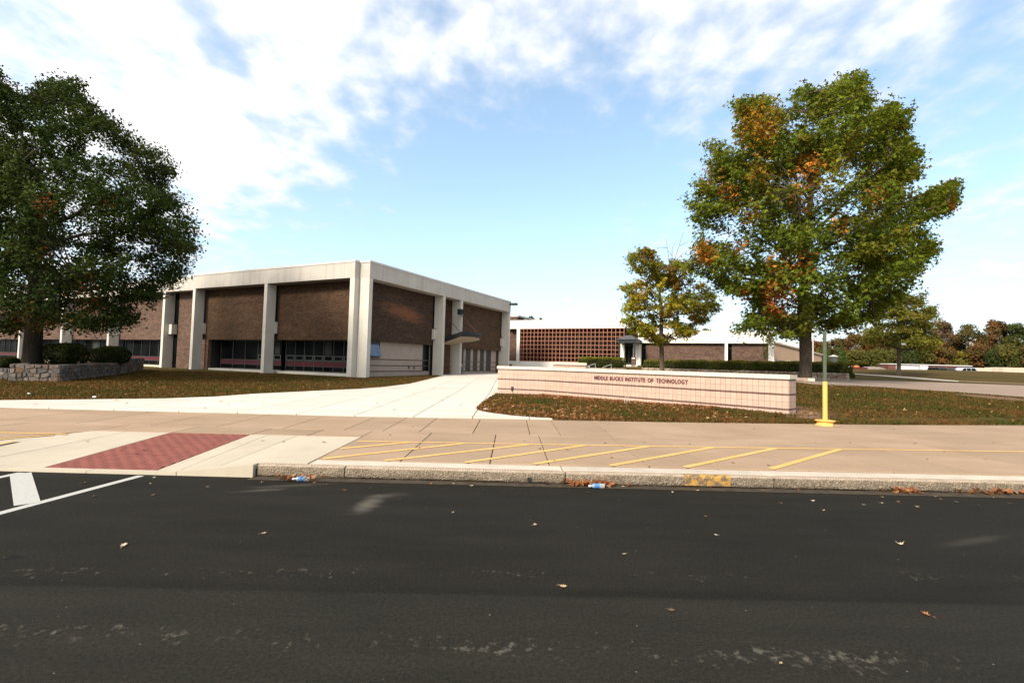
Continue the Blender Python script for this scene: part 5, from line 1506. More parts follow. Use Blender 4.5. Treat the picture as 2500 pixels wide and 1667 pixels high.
def tree(name, label, poly_px, trunk_px, Y, depth, nclump, leaves, lsize, clump_r, palette, seed, base_z=None, group=None, patches=(), limbs=12, first=.12,
         mat='leaf', bark='bark', gapf=.35, gapt=-.18, flat=.3, star=False, twig=.02, jitter=.25, edge=.35, top_frac=.78, extra=None, crown_name='crown', spread=1.0, rim=0., force=(), spray=0.):
    rng = np.random.default_rng(seed); rr = random.Random(seed)
    tp = [(at(x, y, Y), w * Y / CF / 2) for x, y, w in trunk_px]
    bx = tp[0][0][0]; bz = tz(bx, Y) if base_z is None else base_z
    root = thing(name, label, 'tree', (bx, Y, bz), 0, group)
    org = np.array([bx, Y, bz])
    poly = [tuple((at(x, y, Y) - org)[[0, 2]]) for x, y in poly_px]
    A = np.array(poly); x0, z0 = A.min(0); x1, z1 = A.max(0)
    # half width of the crown at each height
    hz_ = np.linspace(z0, z1, 60); gx_ = np.linspace(x0, x1, 160); lo = np.zeros(60); hi = np.zeros(60)
    for i, z in enumerate(hz_):
        m = pip(gx_, np.full(160, z), poly); xs_ = gx_[m]
        lo[i], hi[i] = (xs_.min(), xs_.max()) if len(xs_) else ((x0 + x1) / 2,) * 2
    hwmax = (hi - lo).max() / 2
    def push(p):
        q_ = org + np.array([p[0], 0, p[2]]); return _C + (q_ - _C) * ((Y + p[1]) / Y) - org

    def proj(P):
        d = P + org - _C; w = d @ _F
        return 1250 + CF * (d @ _R) / w, 833.5 - CF * (d @ _U) / w
    C_ = []; tries = 0
    while len(C_) < nclump and tries < nclump * 60:
        tries += 1
        u, v = rng.uniform(x0, x1), rng.uniform(z0, z1)
        if not pip(np.array([u]), np.array([v]), poly)[0]: continue
        a, b = np.interp(v, hz_, lo), np.interp(v, hz_, hi); hw = max((b - a) / 2, .2); k = min(1, abs(u - (a + b) / 2) / hw)
        D = depth * math.sqrt(max(0, 1 - k * k)) * (.35 + .65 * hw / hwmax)
        w = D * (1 if rng.random() < .5 else -1) * rng.random() ** .55
        if mnoise.noise(Vector((u * gapf + seed, w * gapf, v * gapf * 1.6))) < gapt: continue
        p = push((u, w, v))
        if C_ and np.min(np.linalg.norm((np.array(C_) - p) / np.array([1, 1, .6]), axis=1)) < clump_r * .42: continue
        C_.append(p)
    if rim:
        ax_, az_ = A[:, 0].mean(), A[:, 1].mean(); Cb = []
        for i in range(len(poly)):
            p, q = np.array(poly[i - 1]), np.array(poly[i]); l = np.linalg.norm(q - p)
            for k in range(max(1, int(l / rim))):
                e = p + (q - p) * (k + rng.random()) / max(1, int(l / rim)); d = (q - p) / max(l, 1e-6); nn_ = np.array([-d[1], d[0]])
                for sgn in (1, -1):
                    c2 = e + nn_ * sgn * clump_r * .42
                    if pip(np.array([c2[0]]), np.array([c2[1]]), poly)[0]: Cb.append(push((c2[0], rng.normal() * depth * .2, c2[1]))); break
        C_ += [np.array(c) for c in Cb]
    for x, y in force: C_.append(at(x, y, Y + rng.normal() * depth * .12) - org)
    C_ = np.array(C_); nC = len(C_)
    # wood
    wood = MB(); tl = [(p - org, r) for p, r in tp]
    tl[0] = (np.array([tl[0][0][0], 0, -.3]), tl[0][1])
    for i in range(1, len(tl)): tl[i] = (np.array([tl[i][0][0], 0, tl[i][0][2]]), tl[i][1])
    last, lr = tl[-1]; topz = z0 + (z1 - z0) * top_frac
    cxu = np.interp(topz, hz_, (lo + hi) / 2)
    if topz > last[2] + .3:
        for k in (.33, .66, 1.):
            tl.append((last + np.array([(cxu - last[0]) * k * .7 + rr.uniform(-.1, .1), rr.uniform(-.15, .15), (topz - last[2]) * k]), lr * (1 - .8 * k)))
    TPp = np.array([p for p, r in tl]); TR_ = np.array([r for p, r in tl])
    # smoother trunk with a flared foot
    hh = np.linspace(0, 1, 5 * len(tl)); si = np.linspace(0, 1, len(tl))
    TS = np.stack([np.interp(hh, si, TPp[:, k]) for k in range(3)], -1); TRs = np.interp(hh, si, TR_)
    MB().tube(TS, list(TRs), 12).build('trunk', M[bark], root, smooth=True)
    tgt = [int(np.argmax(C_[:, 2]))]
    dist = np.linalg.norm(C_ - C_[tgt[0]], axis=1)
    for _ in range(limbs - 1):
        k = int(np.argmax(dist)); tgt.append(k); dist = np.minimum(dist, np.linalg.norm(C_ - C_[k], axis=1))
    LS = []; LRr = []
    zlo = z0 + first * (z1 - z0) * 0 + max(0, 0)
    for k in tgt:
        T = C_[k]; f_ = (T[2] - z0) / (z1 - z0)
        zs = min(z0 + (z1 - z0) * (first + .55 * f_), T[2] - .1 + 1.0) if T[2] > z0 + 1 else z0 + (z1 - z0) * first
        zs = max(min(zs, topz * .95), TS[0][2] + .6)
        Ps = np.array([np.interp(zs, TS[:, 2], TS[:, 0]), np.interp(zs, TS[:, 2], TS[:, 1]), zs]); r0 = np.interp(zs, TS[:, 2], TRs) * .55
        mid = Ps + (T - Ps) * np.array([.42, .42, .62 if f_ < .6 else .5]) + np.array([rr.uniform(-.3, .3), rr.uniform(-.3, .3), 0])
        pts = []
        for t_ in np.linspace(0, 1, 8):
            p = Ps * (1 - t_) ** 2 + mid * 2 * t_ * (1 - t_) + T * t_ * t_
            pts.append(p + np.array([rr.uniform(-1, 1), rr.uniform(-1, 1), rr.uniform(-1, 1)]) * .12 * t_ * (1 - t_) * 4)
        lx_, ly_ = proj(np.array(pts[2:7]))
        if not pip(lx_, ly_, poly_px).all(): pts = [Ps * (1 - t_) + T * t_ + np.array([rr.uniform(-1, 1), rr.uniform(-1, 1), rr.uniform(-1, 1)]) * .1 * t_ * (1 - t_) * 4 for t_ in np.linspace(0, 1, 8)]
        lx_, ly_ = proj(np.array(pts[3:7]))
        if not pip(lx_, ly_, poly_px).all(): continue
        rad = [max(twig, r0 * (1 - .9 * t_)) for t_ in np.linspace(0, 1, 8)]
        wood.tube(pts, rad, 6); LS += pts[1:]; LRr += rad[1:]
    LS = np.array(LS + list(TS[TS[:, 2] > z0 + .25 * (z1 - z0)])); 
    for c in C_:
        dl = np.linalg.norm((LS - c) * np.array([1, 1, 1.4]), axis=1) + np.where(LS[:, 2] > c[2] + .3, 1.5, 0); j = int(np.argmin(dl)); q = LS[j]
        if .15 < np.linalg.norm(q - c) < 2.4:
            m = (q + c) / 2 + np.array([0, 0, .12 * np.linalg.norm(q - c)])
            lx_, ly_ = proj(np.array([m, (q + m) / 2]))
            if not pip(lx_, ly_, poly_px).all(): continue
            wood.tube([q, m, c], [twig * 1.5, twig, twig * .5], 4, cap=False)
    if extra: extra(wood, org)
    wood.build('branches', M[bark], root)
    # leaves
    n = nC * leaves; ci = np.repeat(np.arange(nC), leaves)
    th_ = rng.uniform(0, 2 * math.pi, n); cr = clump_r * rng.uniform(.75, 1.25, nC)[ci]; r_ = np.sqrt(rng.random(n)) * cr
    out = C_[:, :2] - np.array([np.interp(C_[:, 2], TS[:, 2], TS[:, 0]), np.interp(C_[:, 2], TS[:, 2], TS[:, 1])]).T; out = unit(out)
    off = np.stack([r_ * np.cos(th_), r_ * np.sin(th_), rng.normal(size=n) * flat * clump_r * .55], -1)
    along = (off[:, 0] * out[ci, 0] + off[:, 1] * out[ci, 1])
    off[:, 2] += -.28 * along - .22 * r_ ** 2 / clump_r + .1
    if spray:
        ax3 = unit(np.concatenate([out * .9, rng.uniform(.05, .75, (nC, 1))], 1) + rng.normal(size=(nC, 3)) * .25)[ci]
        tt = rng.uniform(-.75, 1.15, n); wdt = np.clip(.62 - .42 * np.maximum(tt, 0) / 1.15, .1, 1)
        off2 = ax3 * (tt * cr * 1.15)[:, None] + rng.normal(size=(n, 3)) * (wdt * cr * .42)[:, None] * np.array([1, 1, .7])
        sel = (rng.random(nC) < spray)[ci][:, None]; off = np.where(sel, off2, off)
    P = C_[ci] + off * spread
    jx, jz = rng.normal(size=n) * jitter * CF / Y, rng.normal(size=n) * jitter * CF / Y; qx, qy = proj(P)
    keep = pip(qx + jx, qy + jz, poly_px)
    P, ci = P[keep], ci[keep]; n = len(P)
    Nn = unit(np.concatenate([out[ci] * .45, np.full((n, 1), .75)], 1) + rng.normal(size=(n, 3)) * .55)
    V, F = (star_leaves if star else leaf_quads)(P, Nn, lsize * rng.uniform(.7, 1.25, n), rng)
    pc = np.array([c for c, w in palette]); pw_ = np.array([w for c, w in palette], float); pw_ /= pw_.sum()
    cc = pc[rng.choice(len(pc), nC, p=pw_)]
    lc = cc[ci] * .65 + pc[rng.choice(len(pc), n, p=pw_)] * .35
    lc *= rng.uniform(.8, 1.2, n)[:, None] * rng.uniform(.8, 1.2, nC)[ci][:, None]
    for (x, y, rad, col, prob) in patches:
        qx, qy = proj(P); d_ = np.hypot(qx - x, qy - y); rm = rad
        m = (rng.random(n) < prob * np.clip(1.5 * (1 - d_ / rm), 0, 1)) & (P[:, 1] < depth * .35)
        lc[m] = np.array(col) * rng.uniform(.6, 1.35, m.sum())[:, None]
    kk = 6 if star else 4
    link(crown_name, npmesh(crown_name, V, F, M[mat], np.repeat(lc, kk, 0)), root)
    return root


GREEN = [((.078, .104, .010), 4), ((.100, .118, .012), 3), ((.125, .122, .015), 1.6), ((.058, .084, .010), 3), ((.15, .115, .016), .7)]
ORANGE = (.36, .135, .022)
maple_poly = [(1790, 250), (1815, 246), (1850, 243), (1874, 229), (1892, 255), (1912, 268), (1926, 300), (1932, 290), (1931, 250), (1945, 226), (1972, 208), (1985, 222), (2010, 216), (2030, 208), (2050, 200), (2062, 187), (2083, 183), (2105, 179), (2116, 200), (2118, 222), (2134, 241), (2128, 262), (2160, 270), (2170, 245), (2187, 242), (2190, 262), (2200, 285), (2232, 263), (2228, 290), (2215, 320), (2222, 345), (2240, 368), (2256, 382), (2250, 392), (2215, 392),
              (2200, 405), (2250, 416), (2246, 430), (2222, 445), (2206, 470), (2240, 475), (2290, 455), (2330, 438), (2338, 452), (2335, 470), (2337, 500), (2318, 525), (2285, 530), (2270, 549), (2230, 555), (2240, 568), (2270, 575), (2290, 590), (2298, 605), (2288, 628), (2245, 635), (2268, 652), (2240, 668), (2215, 675), (2244, 692), (2236, 703), (2200, 712), (2215, 730), (2190, 742), (2150, 752), (2148, 785), (2130, 795), (2095, 790), (2080, 806), (2052, 798), (2030, 820), (2000, 812),
              (1990, 790), (1962, 815), (1945, 830), (1925, 822), (1905, 832), (1895, 800), (1880, 790), (1860, 822), (1838, 815), (1820, 800), (1800, 828), (1789, 820), (1806, 790), (1838, 765), (1850, 745), (1825, 735), (1800, 720), (1770, 712), (1742, 708), (1748, 690), (1735, 672), (1708, 676), (1672, 660), (1650, 652), (1680, 640), (1700, 615), (1695, 600), (1720, 590), (1705, 577), (1690, 545), (1685, 537), (1710, 515), (1690, 508), (1661, 494), (1670, 488), (1698, 495), (1695, 455), (1702, 448), (1730, 440), (1740, 425), (1724, 405), (1738, 385), (1728, 345), (1731, 337), (1760, 358), (1785, 375), (1808, 378), (1812, 345), (1796, 322), (1810, 310), (1800, 290), (1795, 270)]
tree('maple_tree', 'big maple turning orange with a thick trunk behind the sign wall', maple_poly, [(1964, 934, 37), (1966, 915, 29), (1967, 880, 27), (1966, 830, 27), (1965, 790, 29), (1958, 760, 23), (1962, 700, 20)], 26.0, 5.2, 520, 175, .19, .98, GREEN, 3, rim=.75,
     patches=[(1850, 310, 75, (.26, .13, .016), .75), (1975, 415, 60, ORANGE, .7), (1960, 490, 45, (.24, .1, .016), .6), (1720, 615, 40, ORANGE, .75), (1900, 735, 55, (.36, .11, .022), .75), (1835, 530, 30, ORANGE, .5), (2050, 545, 40, (.30, .11, .018), .5), (1900, 640, 40, ORANGE, .5), (1780, 470, 35, ORANGE, .45), (1960, 640, 45, (.26, .085, .016), .5), (1800, 600, 30, ORANGE, .5), (2325, 500, 26, (.28, .1, .02), .6), (1860, 420, 60, (.2, .1, .015), .4), (1820, 720, 25, (.24, .085, .015), .6), (2130, 480, 40, (.2, .09, .016), .3), (1740, 440, 50, (.2, .1, .015), .35)],
     limbs=18, first=.04, star=True, gapt=-.24, gapf=.42, flat=.5, twig=.022, jitter=.24, spray=.85, force=[(1752, 690), (1775, 700), (1800, 812), (1815, 785), (1845, 800), (1880, 770), (1930, 800), (1822, 745), (1905, 805), (1690, 545), (1675, 495), (1700, 600), (2320, 460), (2310, 490), (2285, 505), (2270, 610), (2050, 780), (1975, 790), (1735, 350), (1810, 265), (1870, 250), (2095, 200), (2185, 262), (2215, 290), (2240, 380), (2235, 425)])

OAK = [((.022, .036, .006), 4), ((.029, .042, .007), 3), ((.016, .029, .005), 3), ((.040, .046, .008), 1.2), ((.05, .03, .009), .15)]
oak_poly = [(-345, 640), (-330, 520), (-290, 400), (-230, 300), (-160, 225), (-100, 185), (-60, 160), (-20, 150), (2, 168), (10, 195), (25, 212), (42, 212), (40, 230), (78, 240), (82, 215), (108, 208), (113, 190), (122, 181), (137, 205), (150, 212), (155, 197), (175, 193), (203, 200), (205, 222), (200, 240), (222, 255), (250, 270), (262, 285), (285, 297), (292, 318), (315, 330), (335, 345), (360, 352), (372, 362), (383, 356), (396, 385), (398, 400), (425, 405), (432, 420), (420, 438), (402, 455), (418, 480), (400, 490), (430, 478), (448, 500), (445, 512), (472, 520), (468, 545), (492, 558), (480, 572), (458, 580), (462, 600), (500, 611), (495, 618), (470, 625), (455, 640), (462, 660), (440, 672),
            (425, 680), (440, 695), (428, 708), (400, 700), (372, 712), (385, 735), (372, 742), (345, 735), (322, 748), (345, 785), (322, 795), (320, 806), (290, 800), (262, 808), (212, 815), (190, 800), (150, 806), (120, 800), (97, 814), (60, 806), (30, 812), (0, 806), (-60, 812), (-140, 800), (-220, 780), (-300, 730)]
tree('oak_tree', 'big dark green oak rising from the rubble stone planter', oak_poly, [(77, 896, 46), (79, 870, 37), (83, 800, 33), (86, 745, 32), (88, 680, 28), (84, 600, 22)], 25.0, 6.5, 470, 330, .125, 1.0, OAK, 8, rim=.8, base_z=zt2 - .1,
     patches=[(110, 500, 40, (.15, .05, .015), .3), (210, 720, 60, (.13, .05, .015), .35), (260, 500, 30, (.12, .04, .014), .25), (130, 800, 60, (.12, .06, .014), .3), (60, 790, 60, (.13, .06, .014), .3), (110, 620, 30, (.14, .05, .015), .3)],
     limbs=20, first=.05, star=False, bark='bark_dark', mat='leaf_dull', gapt=-.22, gapf=.4, twig=.022, jitter=.26, flat=.45, spray=.7)

YEL = [((.125, .135, .014), 4), ((.20, .19, .018), 4), ((.26, .20, .02), 2), ((.27, .15, .02), .8), ((.075, .088, .013), 2), ((.14, .06, .018), .5)]
sm_poly = [(1527, 640), (1540, 612), (1560, 606), (1590, 605), (1602, 620), (1585, 635), (1612, 640), (1620, 650), (1640, 640), (1652, 632), (1660, 645), (1680, 640), (1695, 655), (1690, 675), (1700, 690), (1722, 690), (1728, 705), (1745, 712), (1738, 728), (1755, 745), (1752, 758), (1730, 765), (1735, 780), (1715, 795), (1695, 785), (1690, 805), (1700, 815), (1675, 830), (1640, 828), (1622, 838), (1605, 842), (1590, 835), (1570, 830), (1545, 822), (1535, 808), (1520, 790), (1517, 780), (1535, 768), (1515, 757), (1535, 745), (1530, 730), (1528, 715), (1512, 705), (1530, 695), (1560, 688), (1570, 668), (1540, 668), (1540, 655)]


def bare(wood, org):
    for pts in (((1636, 660), (1633, 630), (1629, 605), (1627, 583)), ((1640, 655), (1641, 630), (1641, 606), (1650, 590)), ((1642, 650), (1650, 625), (1658, 600), (1664, 580), (1670, 565)), ((1646, 645), (1660, 625), (1678, 612), (1694, 606)), ((1629, 605), (1618, 605), (1609, 602)), ((1660, 600), (1675, 592), (1682, 590)), ((1641, 625), (1632, 612)), ((1655, 640), (1668, 632), (1680, 630)), ((1530, 700), (1518, 702), (1503, 699)), ((1545, 640), (1538, 625), (1540, 608))):
        P = [at(x, y, 32.0) - org for x, y in pts]; wood.tube(P, list(np.linspace(.022, .008, len(P))), 4)


tree('small_maple', 'small yellowing maple with bare twigs on top in front of the portico', sm_poly, [(1616, 915, 14), (1616, 890, 11), (1615, 850, 10.5), (1614, 820, 10), (1616, 760, 8)], 32.0, 2.6, 165, 120, .17, .62, YEL, 21, rim=.9,
     patches=[(1560, 700, 40, (.26, .16, .02), .5), (1650, 680, 30, (.3, .11, .02), .6), (1620, 800, 40, (.28, .17, .02), .5), (1580, 620, 30, (.16, .08, .03), .6), (1700, 760, 40, (.17, .12, .02), .4)], limbs=12, first=.06, star=True, gapt=-.12, gapf=.7, flat=.3, twig=.014, jitter=.22, spray=.5, extra=bare, top_frac=.85)

LOC = [((.10, .105, .014), 3), ((.14, .13, .018), 2.5), ((.14, .105, .018), 1.2), ((.075, .08, .015), 2)]
mt_poly = [(2100, 835), (2115, 815), (2098, 800), (2130, 792), (2112, 770), (2142, 760), (2120, 745), (2160, 735), (2165, 720), (2200, 713), (2235, 722), (2262, 712), (2262, 730), (2255, 742), (2290, 752), (2272, 765), (2298, 772), (2270, 785), (2290, 800), (2268, 812), (2300, 830), (2310, 845), (2280, 850), (2250, 858), (2225, 845), (2200, 836), (2180, 850), (2150, 842), (2125, 852)]
tree('locust_tree', 'airy flat layered tree with a forked trunk on the grassy bank', mt_poly, [(2193.5, 920, 12), (2194, 905, 9), (2195, 880, 8), (2195, 855, 8.5), (2196, 835, 6)], 45.0, 3.6, 150, 150, .17, .8, LOC, 31, limbs=14, first=.02, gapt=-.2, gapf=.6, flat=.2, twig=.022, jitter=.3, spray=.4, top_frac=.8)

# ---- the wood beyond the bank: every tree its own
RUST = [((.13, .056, .02), 3), ((.10, .05, .018), 2), ((.078, .056, .016), 2), ((.055, .052, .014), 1.5)]
OLIVE = [((.05, .056, .013), 3), ((.07, .066, .014), 2), ((.09, .07, .018), 1)]
LIME = [((.068, .068, .013), 3), ((.05, .056, .012), 2), ((.10, .075, .016), 1)]
BRNG = [((.068, .052, .017), 2), ((.055, .052, .016), 3), ((.11, .055, .02), 1)]
DGRN = [((.032, .042, .012), 3), ((.042, .05, .013), 2)]


def blob(cx, w, top, bot, rng, lean=0):
    pts = []
    for k in range(22):
        a = 2 * math.pi * k / 22; r = 1 + rng.uniform(-.16, .16)
        h = (bot - top) / 2
        pts.append((cx + w / 2 * r * math.sin(a) + lean * -math.cos(a), (top + bot) / 2 - h * r * math.cos(a) * (1.0 if math.cos(a) > 0 else .95)))
    return pts


woods = [(1992, 70, 832, 892, 140, RUST, 'rust brown wood tree low beside the maple trunk'), (2040, 80, 822, 892, 142, BRNG, 'brownish wood tree behind the clipped conifers'), (2090, 70, 814, 892, 140, RUST, 'rust wood tree above the right end of the hedge'),
         (2128, 60, 803, 892, 138, RUST, 'taller russet wood tree left of the airy locust'), (2165, 66, 818, 892, 140, BRNG, 'brown green wood tree behind the locust trunk'), (2238, 80, 806, 892, 139, RUST, 'orange brown wood tree right of the locust crown'),
         (2298, 54, 774, 892, 141, [((.13, .085, .05), 2), ((.11, .065, .03), 2)], 'tall thin pale russet wood tree'), (2338, 50, 836, 892, 143, DGRN, 'dark low wood tree under the gap in the skyline'), (2366, 92, 788, 892, 136, BRNG, 'broad rounded brown green wood tree above the silver car'),
         (2432, 74, 781, 892, 138, RUST, 'rust topped tallest wood tree above the cream trailers'), (2482, 66, 788, 892, 137, DGRN, 'dark green tall wood tree at the right edge'), (2545, 90, 776, 892, 138, OLIVE, 'olive wood tree crossing the right edge of view'),
         (2010, 40, 855, 900, 118, OLIVE, 'olive bush tree at the foot of the wood by the post'), (2095, 56, 858, 900, 112, LIME, 'yellow green low tree above the skip'), (2135, 64, 852, 900, 114, LIME, 'lime low tree between the skip and the shed'), (2172, 56, 856, 900, 122, OLIVE, 'olive low tree behind the left end of shed'),
         (2218, 60, 850, 900, 122, DGRN, 'dark low tree behind the white garage doors'), (2258, 60, 845, 900, 122, LIME, 'yellowish low tree behind the middle of the shed'), (2304, 62, 838, 900, 122, RUST, 'rusty low tree behind the shed above the dark car'), (2346, 48, 860, 900, 121, [((.16, .12, .02), 2), ((.10, .09, .016), 2)], 'golden low tree above the right end of the shed'),
         (2392, 62, 832, 900, 122, RUST, 'rusty mid height tree right of the shed'), (2430, 56, 850, 900, 120, DGRN, 'dark low tree behind the first cream trailer'), (2470, 70, 826, 900, 119, OLIVE, 'olive bushy tree behind the cream trailers'), (2525, 80, 838, 900, 118, BRNG, 'brownish low tree at the right frame edge')]
rw_ = random.Random(4)
for k, (cx, w, top, bot, Y, pal, lab) in enumerate(woods):
    big = bot < 895
    tree('woodland_tree', lab, blob(cx, w, top, bot, rw_), [(cx + rw_.uniform(-4, 4), 902, 3.6), (cx + rw_.uniform(-4, 4), 880, 3.2), (cx, (top + bot) / 2 + 6, 2.6)], Y, w / 2 * Y / CF * .9, 60 if big else 44, 150, .42, 1.45, pal, 100 + k, base_z=1.3, group='trees of the wood beyond the bank',
         limbs=7, first=.05, mat='leaf_dull', gapt=-.2, gapf=.22, flat=.5, twig=.06, jitter=.4)
# scrub that fills the foot of the wood
rng = np.random.default_rng(77); n = 26000
ux = rng.uniform(1880, 2640, n); Yk = rng.uniform(128, 152, n)
X_ = (ux - 1250) / CF * Yk; hmax = 1.5 + 4.6 * (0.75 + .25 * np.sin(X_ * .35)) * rng.random(n) ** .8
P = np.stack([X_, Yk, 1.0 + hmax], -1); V, F = leaf_quads(P, unit(rng.normal(size=(n, 3)) + np.array([0, -.4, .6])), .75 * rng.uniform(.6, 1.3, n), rng)
pc = np.array([(.035, .042, .013), (.05, .05, .015), (.08, .05, .018), (.06, .065, .016)]); lc = pc[rng.integers(0, 4, n)] * rng.uniform(.6, 1.3, n)[:, None]
tag(link('scrub', npmesh('scrub', V, F, M['leaf_dull'], np.repeat(lc, 4, 0))), 'dark undergrowth filling the foot of the wood', kind='stuff')
# tree tops over the roofs
for (cx, w, top, Y, lab) in ((1250, 14, 771, 150, 'dark tree top just right of the school roof corner'), (1297, 24, 773, 150, 'dark tree top above the distant brown hall'), (1322, 12, 778, 152, 'tiny tree top right of the distant hall roof'), (1728, 46, 799, 150, 'dark tree top over the far hall parapet')):
    tree('woodland_tree', lab, blob(cx, w, top, top + 50, rw_), [(cx, 880, 2.5), (cx, 830, 2)], Y, w / 2 * Y / CF, 34, 70, .5, .9, DGRN, 300 + int(cx), base_z=1.2, group='tree tops above the roofs', limbs=5, first=.05, mat='leaf_dull', gapt=-.3, flat=.5, twig=.05, jitter=.3)


# ---- clipped hedges and bushes
def leafy_surface(name, label, cat, loc, rz, Lx, Ly, z0, z1, n, size, cols, topcols, seed, round_=.55, group=None, lump=.05):
    rng = np.random.default_rng(seed); root = thing(name, label, cat, (loc[0], loc[1], z0), rz, group)
    h = (z1 - z0) / 2
    # area weighted: sample a box, then round it
    A = np.array([Ly * h * 2, Lx * h * 2, Lx * Ly]); f_ = rng.choice(3, n, p=A / A.sum())
    d = rng.uniform(-1, 1, (n, 3)); sg = np.where(rng.random(n) < .5, -1., 1.); d[np.arange(n), f_] = sg
    d[(f_ == 2), 2] = np.abs(d[(f_ == 2), 2])
    hx, hy = Lx / 2, Ly / 2
    P = d * np.array([hx, hy, h]); rr_ = min(hx, hy, h) * round_
    core_ = np.clip(P, -np.array([hx - rr_, hy - rr_, h - rr_]), np.array([hx - rr_, hy - rr_, h - rr_]))
    v = P - core_; ln = np.linalg.norm(v, axis=1, keepdims=True); Nn = v / np.maximum(ln, 1e-6); P = core_ + Nn * rr_
    wob = np.array([mnoise.noise(Vector((p[0] * 1.6 + seed, p[1] * 1.6, p[2] * 2.4))) for p in P])
    P += Nn * (wob[:, None] * lump * 2 + rng.normal(size=(n, 1)) * lump * .35); P[:, 2] += h
    V, F = leaf_quads(P, unit(Nn + rng.normal(size=(n, 3)) * .7), size * rng.uniform(.6, 1.4, n), rng)
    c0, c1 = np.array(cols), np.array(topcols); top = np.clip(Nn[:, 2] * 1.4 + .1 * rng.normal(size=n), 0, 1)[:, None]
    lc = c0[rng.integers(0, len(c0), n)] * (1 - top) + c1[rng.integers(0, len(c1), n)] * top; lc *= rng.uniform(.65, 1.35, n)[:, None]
    link('foliage', npmesh('foliage', V, F, M['leaf_dull'], np.repeat(lc, 4, 0)), root)
    k = .93; rr2 = rr_ * k
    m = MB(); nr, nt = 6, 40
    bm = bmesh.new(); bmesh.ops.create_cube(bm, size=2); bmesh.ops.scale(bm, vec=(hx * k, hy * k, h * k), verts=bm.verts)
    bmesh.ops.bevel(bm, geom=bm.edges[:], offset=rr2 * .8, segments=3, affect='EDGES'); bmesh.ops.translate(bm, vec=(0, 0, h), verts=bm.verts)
    me = bpy.data.meshes.new('shade_core'); bm.to_mesh(me); bm.free(); me.materials.append(M['hedge_core']); link('shade_core', me, root)  # dark solid under the leaves, its colour stands in for the inner shade
    return root


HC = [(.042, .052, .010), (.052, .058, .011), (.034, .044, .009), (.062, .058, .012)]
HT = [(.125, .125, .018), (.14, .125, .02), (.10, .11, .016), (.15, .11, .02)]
c_ = (ha[:2] + hb[:2]) / 2 - hn * .75
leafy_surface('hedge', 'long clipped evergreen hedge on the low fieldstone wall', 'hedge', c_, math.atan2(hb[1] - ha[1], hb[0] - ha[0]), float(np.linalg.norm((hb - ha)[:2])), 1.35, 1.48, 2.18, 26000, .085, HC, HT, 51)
c_ = (hc[:2] + hd[:2]) / 2 - hn2 * .8
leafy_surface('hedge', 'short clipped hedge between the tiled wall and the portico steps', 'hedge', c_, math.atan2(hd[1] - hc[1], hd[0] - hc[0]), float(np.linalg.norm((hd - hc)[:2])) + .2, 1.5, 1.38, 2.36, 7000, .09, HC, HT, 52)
for k, (x0, x1, yt, yb, Y, lab) in enumerate(((103, 186, 840, 890, 25.5, 'large round clipped bush right of the oak trunk'), (222, 296, 847, 890, 29.5, 'round clipped bush behind the step in the planter wall'), (-30, 16, 874, 899, 22.5, 'dark clipped bush at the left frame edge'))):
    a, b = at(x0, yt, Y), at(x1, yb, Y); q = at((x0 + x1) / 2, yt, Y)
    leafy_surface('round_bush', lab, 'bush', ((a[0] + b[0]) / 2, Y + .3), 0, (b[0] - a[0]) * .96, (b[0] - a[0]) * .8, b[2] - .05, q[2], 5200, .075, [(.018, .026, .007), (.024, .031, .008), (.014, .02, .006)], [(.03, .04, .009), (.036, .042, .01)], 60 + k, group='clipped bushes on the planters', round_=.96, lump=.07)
q = at(2076, 923, 31); t_ = at(2076, 911.5, 31)
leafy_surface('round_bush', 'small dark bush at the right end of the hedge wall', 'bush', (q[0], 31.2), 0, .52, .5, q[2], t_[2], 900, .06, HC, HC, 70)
for k, (cx, w, top, Y, lab) in enumerate(((2054, 27, 843, 62, 'taller clipped conifer behind the right end of the hedge'), (2022, 20, 852, 63, 'smaller conifer left of the tiny grey hut'))):
    q = at(cx, top, Y); R_ = w / 2 * Y / CF; z0 = 1.5; H_ = q[2] - z0; rng = np.random.default_rng(80 + k); n = 4200
    root = thing('conifer', lab, 'conifer', (q[0], Y, z0), 0, 'clipped conifers behind the hedge')
    h = rng.random(n) ** 1.3; a = rng.uniform(0, 2 * math.pi, n); r = R_ * np.sqrt(np.clip(1 - h, 0, 1)) * rng.uniform(.75, 1.04, n) * (1 - .25 * (h < .06))
    P = np.stack([r * np.cos(a), r * np.sin(a), h * H_], -1); Nn = unit(np.stack([np.cos(a), np.sin(a), np.full(n, .4)], -1) + rng.normal(size=(n, 3)) * .5)
    V, F = leaf_quads(P, Nn, .13 * rng.uniform(.6, 1.3, n), rng); lc = np.array([(.035, .058, .012), (.05, .07, .015)])[rng.integers(0, 2, n)] * rng.uniform(.6, 1.3, n)[:, None]
    link('foliage', npmesh('foliage', V, F, M['leaf_dull'], np.repeat(lc, 4, 0)), root)
    MB().tube([(0, 0, -.5), (0, 0, H_ * .8)], [.12, .03], 6).build('trunk', M['bark_dark'], root)
